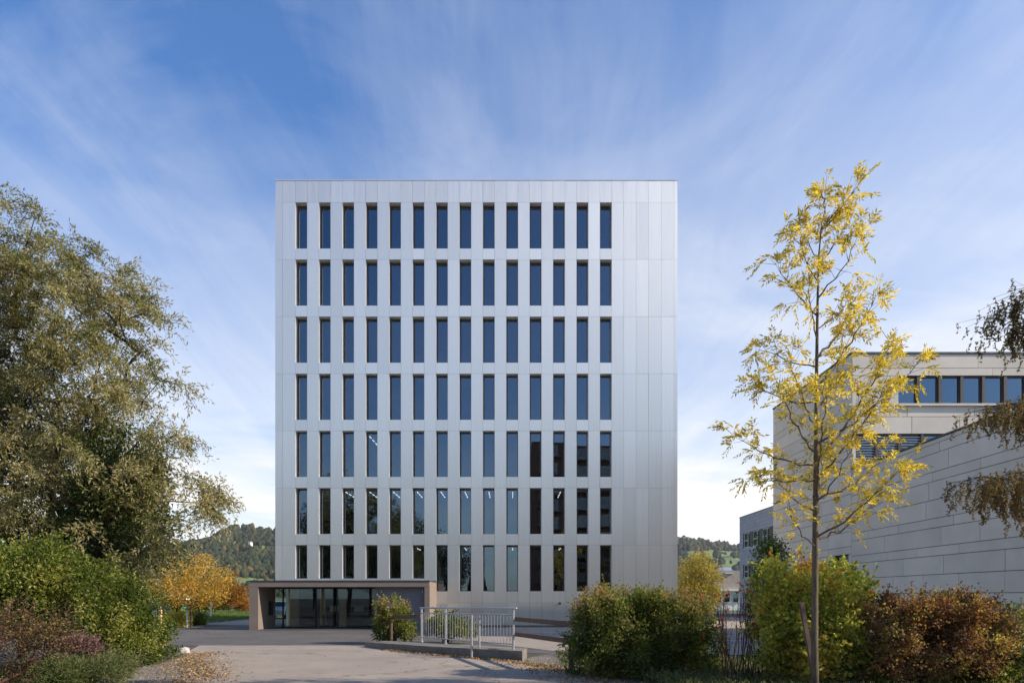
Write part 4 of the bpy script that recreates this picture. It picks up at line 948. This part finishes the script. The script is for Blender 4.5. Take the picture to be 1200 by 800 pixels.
# ------------------------------------------------------------------ birch hanging in from the right
def birch():
    Y = 12.5; b = px(1290, 0, Y)[0]
    root = empty('birch_tree', (b, Y, 0), 'birch whose drooping twigs of small olive-brown leaves hang in at the right edge', 'tree')
    q = lambda x, y, dy=0: np.array(px(x, y, Y))+np.array([0, dy, 0])
    w = MB(); w.tube([q(1290, 0), q(1290, 0)+0], [.2, .2], 3) if False else None
    zb = [(1290, 820), (1288, 650), (1285, 480), (1280, 320), (1276, 200)]; pts = [q(*p) for p in zb]; pts[0][2] = -.02
    w.tube(pts, [.17, .14, .11, .07, .02], 12); w.build('trunk', M['white'], root, smooth=True)
    lim = [((1282, 380), (1215, 330), (1178, 362), .2), ((1280, 360), (1225, 330), (1190, 345), -.3), ((1284, 500), (1215, 455), (1160, 478), .1), ((1284, 510), (1225, 465), (1180, 490), -.4),
           ((1286, 600), (1200, 545), (1135, 562), .2), ((1286, 600), (1210, 545), (1160, 560), -.4), ((1286, 610), (1225, 565), (1180, 572), .5), ((1284, 500), (1240, 455), (1195, 470), .4), ((1283, 400), (1240, 350), (1200, 380), .5)]
    segs = [[], [], [], []]; P = []; D = []; T = []
    for a, m_, e, dy in lim:
        p0, p1, p2 = q(*a), q(*m_, dy), q(*e, dy); pr = p0; n = 14
        for k in range(1, n+1):
            f = k/n; c_ = (1-f)**2*p0+2*f*(1-f)*p1+f*f*p2+rng.normal(size=3)*.015; rr = .03*(1-f)+.004
            for l_, v in zip(segs, (pr, c_, rr+.002, rr)): l_.append(v)
            pr = c_
            if f > .3:
                for _ in range(8):
                    o_ = np.array([rng.normal()*.22, rng.normal()*.35, rng.normal()*.06]); h = (.18+.60*rng.random()*(.30+.70*sin(pi*min(1, f*.95)))); tp = c_+o_; prr = c_; tt = rng.random(); kk = int(h/.032)
                    for j in range(1, kk+1):
                        u = tp+np.array([.04*sin(j*.5), 0, -h*j/kk])+rng.normal(size=3)*.012
                        if j % 4 == 0 or j == kk or j == 1:
                            for l_, v in zip(segs, (prr, u, .003, .002)): l_.append(v)
                            prr = u
                        for _ in range(3): P.append(u); D.append(rng.normal(size=3)+np.array([0, 0, -.9])); T.append(tt*.4+rng.random()*.6)
    V, Fc, cn = tubes_np([np.array(s) for s in segs], 4); np_mesh('branches', V, Fc, cn, M['bark'], root, None, None, True)
    P = np.array(P); n = len(P); V = leaf_verts(P, np.array(D), .042*(.7+.6*rng.random(n)), .030); leaves('foliage', V, np.array(T)-np.where(P[:, 2] > 6, .3, 0), M['leaf_birch'], root)
birch()

# ------------------------------------------------------------------ background on the left
def small_tree(name, x, yc, Y, rx, ry, n_cl, per, L, m, label, ybase=None, bark='bark', group=None, spread=.3):
    b = px(x, 700, Y); A = in_ellipsoids([E(x, yc, Y, rx, ry), E(x-rx*.35, yc+ry*.25, Y, rx*.6, ry*.6), E(x+rx*.35, yc+ry*.25, Y, rx*.6, ry*.6)], n_cl, .5)
    root = empty(name, (b[0], Y, 0), label, 'tree', group); zc = px(x, yc+ry*.6, Y)[2]
    P, par, r, seg = skeleton([(b[0], Y, 0), (b[0], Y, zc*.6), (b[0], Y, zc)], A, .0055, 2.2, .5, .06); V, Fc, cn = tubes_np(seg, 6); np_mesh('trunk', V, Fc, cn, M[bark], root, None, None, True)
    idx = np.repeat(np.arange(len(A)), per); n = len(idx); off = rng.normal(size=(n, 3))*spread*np.array([1, 1, .6]); V = leaf_verts(A[idx]+off, rng.normal(size=(n, 3)), L*(.7+.6*rng.random(n)), L*.6)
    leaves('crown', V, rng.random(n)*.5+rng.random(len(A))[idx]*.5, m, root); return root
small_tree('golden_tree', 224, 681, 41, 46, 33, 230, 30, .13, M['leaf_yellow_far'], 'golden yellow tree with a thin trunk left of the entrance pavilion')
small_tree('orange_tree', 268, 692, 62, 20, 18, 90, 45, .18, M['leaf_orange'], 'rust-orange tree behind the golden tree near the pavilion')
small_tree('bare_tree', 176, 690, 48, 22, 22, 80, 14, .14, M['leaf_orange'], 'nearly leafless brown tree between the willow and the golden tree')
small_tree('autumn_tree', 819, 680, 50, 23, 36, 190, 55, .16, M['leaf_autumn'], 'bushy yellow-olive tree at the right corner of the metal building', spread=.35)
small_tree('russet_tree', 284, 706, 80, 10, 9, 40, 60, .2, M['leaf_orange'], 'small russet tree beside the pavilion in the distance')
small_tree('dark_green_tree', 247, 702, 75, 12, 14, 50, 80, .22, M['leaf_green'], 'small dark green tree behind the lawn')
small_tree('green_tree', 904, 652, 30, 8, 22, 40, 60, .12, M['leaf_green'], 'green leafy tree against the blue-grey block')
bush('roadside_shrub', [E(203, 726, 42, 16, 10, 1.0)], px(203, 735, 42)[:2], 60, 60, .12, .08, M['leaf_shrub'], 'yellow-green shrub around the foot of the golden tree', 'shrub', spread=.2)
bush('roadside_shrub', [E(229, 725, 45, 11, 9, .8)], px(229, 732, 45)[:2], 50, 70, .12, .09, M['leaf_green'], 'dark green round shrub beside the lawn', 'shrub', spread=.18)
# far hedge and tall far trees mass
for i, (x, Yh, w, h, lab) in enumerate(((235, 92, 70, 1.3, 'long low clipped hedge at the far side of the lawn'), (196, 60, 26, 1.5, 'low green hedge behind the golden tree'))):
    c = px(x, 0, Yh)[0]; s_ = w*Yh/F/2; A = np.stack([rng.uniform(c-s_, c+s_, 4500), rng.uniform(Yh-.5, Yh+.5, 4500), rng.uniform(.05, h, 4500)], 1)
    props(leaves('clipped_hedge', leaf_verts(A, rng.normal(size=A.shape), .22, .15), rng.random(4500)*.6, M['leaf_green'], None), lab, 'hedge', 'far hedges')
# gate and posts
gt = empty('garden_gate', px(176, 735, 39)[:2]+(0,), 'grey steel gate half hidden behind the green shrubs', 'gate')
s4 = 39/F; gxx = lambda p: (p-600)*s4
f = MB()
for z in (.25, .7, 1.15): f.box(gxx(164), gxx(185.5), 38.97, 39.03, z, z+.06)
for p in (164, 171, 178, 184.5): f.box(gxx(p), gxx(p)+.05, 38.965, 39.035, .1, 1.3)
f.build('gate_frame', M['black'], gt)
f = MB(); f.box(gxx(178.8), gxx(184.3), 38.9, 38.96, .25, 1.1); f.build('gate_panel', M['silvercar'], gt)
f = MB(); f.box(gxx(186), gxx(189.5), 38.9, 39.06, 0, 1.3); props(f.build('gate_post', M['wood_post'], bevel=.01), 'square brown timber post at the right of the steel gate', 'post')
f = MB(); c = px(219, 700, 41.2); f.tube([(c[0], 41.2, 0), (c[0], 41.2, 1.45)], .06, 10); props(f.build('steel_post', M['galv']), 'short pale post beside the golden tree trunk', 'post')
f = MB(); c = px(247, 700, 60); f.tube([(c[0], 60, 0), (c[0], 60, 1.9)], .07, 8); props(f.build('marker_post', M['white']), 'white post at the near edge of the lawn', 'post')
f = MB(); c = px(281, 700, 85); f.tube([(c[0], 85, 0), (c[0], 85, 4)], .09, 8); f.box(c[0]-.3, c[0]+.3, 84.9, 85.1, 4, 4.1); props(f.build('lamp_post', M['galv']), 'slim grey lamp post beyond the lawn', 'lamp post')
# container, truck, far sheds
def container(x, y0, y1, w, Y, m, label, nm, cat, base=True):
    s_ = Y/F; xx = (x-600)*s_; W_ = w*s_; z0, z1 = max(.0, EYE+(HZ-y1)*s_), EYE+(HZ-y0)*s_; root = empty(nm, (xx, Y, 0), label, cat)
    f = MB(); f.box(xx-W_/2, xx+W_/2, Y, Y+2.4, z0+.15, z1); n = int(W_/.25)
    for k in range(n): f.box(xx-W_/2+k*.25+.05, xx-W_/2+k*.25+.15, Y-.03, Y-.001, z0+.2, z1-.05)
    f.build('body', m, root, bevel=.0)
    f = MB(); f.box(xx-W_/2+.1, xx+W_/2-.1, Y+.1, Y+2.3, 0, z0+.148); f.build('base', M['black'], root)
container(241.5, 704, 716, 11.5, 95, M['orangep'], 'bright orange container truck body under the golden tree', 'orange_container', 'container')
container(202, 711, 718, 14, 80, M['greenp'], 'green container beyond the hedge left of the golden tree', 'green_container', 'container')
for x, y0, w, Y, m, lab in ((203, 699, 24, 110, 'white', 'white flat-roofed shed behind the green container'), (272, 708, 16, 130, 'white', 'small white house beyond the lawn near the pavilion'), (160, 695, 30, 120, 'tan_wall', 'tan shed behind the bare tree')):
    s_ = Y/F; xx = (x-600)*s_; W_ = w*s_; z1 = EYE+(HZ-y0)*s_; root = empty('far_shed', (xx, Y, 0), lab, 'shed', 'far sheds')
    f = MB(); f.box(xx-W_/2, xx+W_/2, Y, Y+8, 0, z1); f.build('wall', M[m], root)
    f = MB(); f.hexa([(xx-W_/2-.3, Y-.3, z1), (xx+W_/2+.3, Y-.3, z1), (xx+W_/2+.3, Y+8.3, z1), (xx-W_/2-.3, Y+8.3, z1), (xx-W_/2-.3, Y+3.9, z1+.9), (xx+W_/2+.3, Y+3.9, z1+.9), (xx+W_/2+.3, Y+4.1, z1+.9), (xx-W_/2-.3, Y+4.1, z1+.9)]); f.build('roof', M['roof'], root)
    f = MB(); f.box(xx-W_*.2, xx+W_*.2, Y-.03, Y-.002, .8, z1*.7); f.build('window', M['glass'], root)
# far houses on the hills
for i, (x, y, Y, w, lab) in enumerate(((798, 632, 1880, 6, 'white farmhouse on the ridge above the right meadows'), (853, 658, 1500, 4.5, 'tiny farmhouse on the sloping meadow at the right'), (308, 638, 1150, 3, 'tiny white house in the woods of the left hill'))):
    s_ = Y/F; c = px(x, y, Y); w *= s_; root = empty('farmhouse', (c[0], Y, c[2]-3*s_), lab, 'house', 'far farmhouses')
    z0, z1 = c[2]-3*s_, c[2]; f = MB(); f.box(c[0]-w/2, c[0]+w/2, Y-60, Y-50, z0-6, z1); f.build('wall', M['white'], root)
    f = MB(); f.hexa([(c[0]-w*.55, Y-61, z1), (c[0]+w*.55, Y-61, z1), (c[0]+w*.55, Y-49, z1), (c[0]-w*.55, Y-49, z1), (c[0]-w*.5, Y-55.5, z1+1.4*s_), (c[0]+w*.5, Y-55.5, z1+1.4*s_), (c[0]+w*.5, Y-54.5, z1+1.4*s_), (c[0]-w*.5, Y-54.5, z1+1.4*s_)]); f.build('roof', M['brickish'], root)
# cars
def make_car(name, loc, rz, paint, label):
    root = empty(name, loc, label, 'car', 'cars parked in the distance'); o_ = ORG[root.name]; 
    def B(mb, nm, m, par=root, sm=False):
        mb.v = [(v[0]+o_[0], v[1]+o_[1], v[2]+o_[2]) for v in mb.v]; return mb.build(nm, m, par, smooth=sm)
    prof = [(-2.15, .35), (-2.2, .75), (-2.05, .95), (-1.5, 1.02), (-.9, 1.42), (.7, 1.46), (1.5, 1.05), (2.1, .92), (2.2, .6), (2.15, .35)]
    mb = MB(); n = len(prof)
    for y in (-.85, .85):
        for x, z in prof: k = .88 if z > 1.1 else 1; mb.v.append((x, y*k, z))
    mb.face(list(range(n))); mb.face(list(range(n, 2*n))[::-1])
    for i in range(n): mb.face([i, i+n, (i+1) % n+n, (i+1) % n])
    body = B(mb, 'body', paint)
    mb = MB()
    for y in (-1, 1):
        q = [(-1.25, .80*y+.03*y, 1.06), (1.25, .80*y+.03*y, 1.06), (.62, .765*y, 1.38), (-.82, .765*y, 1.36)]
        mb.poly([(a, b+.05*y, c) for a, b, c in q])
    mb.poly([(-1.5, -.72, 1.045), (-1.5, .72, 1.045), (-.95, .68, 1.40), (-.95, -.68, 1.40)]); mb.poly([(1.47, -.72, 1.09), (1.47, .72, 1.09), (.76, .68, 1.45), (.76, -.68, 1.45)])
    B(mb, 'windows', M['black'], body)
    for x in (-1.35, 1.35):
        for y in (-.8, .8): mb = MB(); mb.tube([(x, y-.1, .32), (x, y+.1, .32)], .32, 16); w = B(mb, 'wheel', M['rubber']); mb = MB(); mb.tube([(x, y-.11, .32), (x, y+.11, .32)], .19, 10); B(mb, 'rim', M['galv'], w)
    for y in (-.6, .6): mb = MB(); mb.box(-2.22, -2.16, y-.15, y+.15, .68, .82); B(mb, 'headlight', M['white'])
    root.rotation_euler = (0, 0, rz); return root
make_car('parked_car', (px(168, 0, 46)[0], 46, .0), R(80), M['bluecar'], 'dark blue car behind the steel gate at the left')
make_car('parked_car', (px(328, 0, 58)[0], 58, .016), R(95), M['silvercar'], 'pale silver car seen through the lobby glass beyond the building')
make_car('parked_car', (px(270, 0, 100)[0], 100, .0), R(20), M['silvercar'], 'pale car parked beyond the lawn next to the pavilion wall')
# bicycles
def make_bike():
    root = empty('bicycle', (0, 0, 0), 'x', 'bicycle')
    for x in (-.52, .52):
        f = MB(); f.ring((x, 0, .34), .33, .02, 'y', 18, 5)
        w = f.build('wheel', M['rubber'], root)
        f = MB()
        for k in range(6): a = pi*k/6; f.bar((x-.3*cos(a), 0, .34-.3*sin(a)), (x+.3*cos(a), 0, .34+.3*sin(a)), .006)
        f.build('spokes', M['galv'], w)
    f = MB(); A_, B_, C_, D_ = (-.52, 0, .34), (-.08, 0, .30), (-.2, 0, .82), (.38, 0, .84)
    for p, q_ in ((A_, B_), (A_, C_), (B_, C_), (C_, D_), (B_, D_), (D_, (.52, 0, .34)), (D_, (.35, 0, 1.0))): f.tube([p, q_], .018, 6)
    f.build('frame', M['black'], root)
    f = MB(); f.tube([(.33, -.28, 1.02), (.38, 0, 1.0), (.33, .28, 1.02)], .014, 6); f.build('handlebar', M['galv'], root)
    f = MB(); f.hexa([(-.34, -.08, .86), (-.08, -.02, .86), (-.08, .02, .86), (-.34, .08, .86), (-.34, -.07, .92), (-.08, -.02, .90), (-.08, .02, .90), (-.34, .07, .92)]); f.build('saddle', M['black'], root)
    return root
bk = make_bike(); kids = [(c_, list(c_.children)) for c_ in bk.children]
spots = [(834, 67), (843, 67.5), (851, 67), (859, 67.6), (872, 66.5), (880, 66.8)]
labs = ['leftmost bicycle parked behind the hedge in front of the tan building', 'second bicycle from the left below the white canopy windows', 'third bicycle from the left under the white canopy windows', 'fourth bicycle from the left, nearest the corner of the blue-grey block', 'bicycle beneath the lowest dark window band of the blue-grey block', 'rightmost bicycle in front of the blue-grey block']
for i, ((x, Y), lb) in enumerate(zip(spots, labs)):
    if i == 0: o = bk
    else:
        o = bk.copy(); COL.objects.link(o)
        for c_, gs in kids:
            d = c_.copy(); COL.objects.link(d); d.parent = o
            for g_ in gs: e = g_.copy(); COL.objects.link(e); e.parent = d
    o.location = (px(x, 0, Y)[0], Y, .008); o.rotation_euler = (0, 0, R(20+17*(i % 4))); o['label'] = lb; o['group'] = 'bicycles parked by the school'

# ------------------------------------------------------------------ what stands behind the camera and shows in the glass
ap = empty('apartment_block', (16, -30, 0), 'brown balconied apartment block mirrored in the lower right windows', 'building')
f = MB(); f.box(3, 34, -42, -28, 0, 27); f.build('wall', M['brickish'], ap)
for k in range(9):
    f = MB(); z = 1.2+k*2.9
    for j in range(6): f.box(4+j*5, 7.6+j*5, -27.98, -26.8, z, z+.15)
    f.build('balcony', M['conc'], ap)
    f = MB()
    for j in range(6): f.box(4.3+j*5, 7.2+j*5, -27.995, -27.95, z+.2, z+2.2)
    f.build('window', M['glass'], ap)
for i, (x, y, h, lab) in enumerate(((-5, -14, 6.2, 'dark conifer mirrored in the ground floor windows left of centre'), (-1.5, -18, 7.6, 'tallest dark conifer mirrored in the ground floor windows'), (-9, -20, 6, 'small dark conifer mirrored nearest the entrance'))):
    root = empty('conifer', (x, y, 0), lab, 'tree', 'conifers behind the viewpoint')
    f = MB(); f.tube([(x, y, 0), (x, y, h)], [.2, .03], 8); f.build('trunk', M['bark'], root)
    n = 9000; t = rng.random(n)**.7; zz = .8+(h-.8)*(1-t); rad = (.25+t*h*.2)*np.sqrt(rng.random(n)); a = rng.random(n)*2*pi
    P = np.stack([x+rad*np.cos(a), y+rad*np.sin(a), zz], 1); D = np.stack([np.cos(a), np.sin(a), -.4*np.ones(n)], 1); leaves('crown', leaf_verts(P, D, .35, .12), rng.random(n), M['conifer'], root)
for (x, y, h, r_, lab) in ((-30, -22, 13, 6, 'spreading tree farthest left of the mirrored row'), (-20, -30, 15, 6, 'tallest mirrored tree behind the round one'), (-11, -34, 12, 5, 'mirrored tree nearest the conifers'), (-22, 2, 14, 5, 'broad tree mirrored in the lower left windows'), (-14, -8, 13, 4, 'round tree mirrored in the second and third window columns')):
    root = empty('broad_tree', (x, y, 0), lab, 'tree', 'broad trees behind the viewpoint'); A = in_ellipsoids([((x, y, h*.62), (r_, r_, h*.36))], 150, .5)
    P, par, rr, seg = skeleton([(x, y, 0), (x, y, 2), (x, y, 4)], A, .02, 2.3, .8, .08); V, Fc, cn = tubes_np(seg, 5); np_mesh('trunk', V, Fc, cn, M['bark'], root)
    idx = np.repeat(np.arange(len(A)), 70); P = A[idx]+rng.normal(size=(len(idx), 3))*.55; leaves('crown', leaf_verts(P, rng.normal(size=P.shape), .28, .16), rng.random(len(P)), M['leaf_ivy'], root)
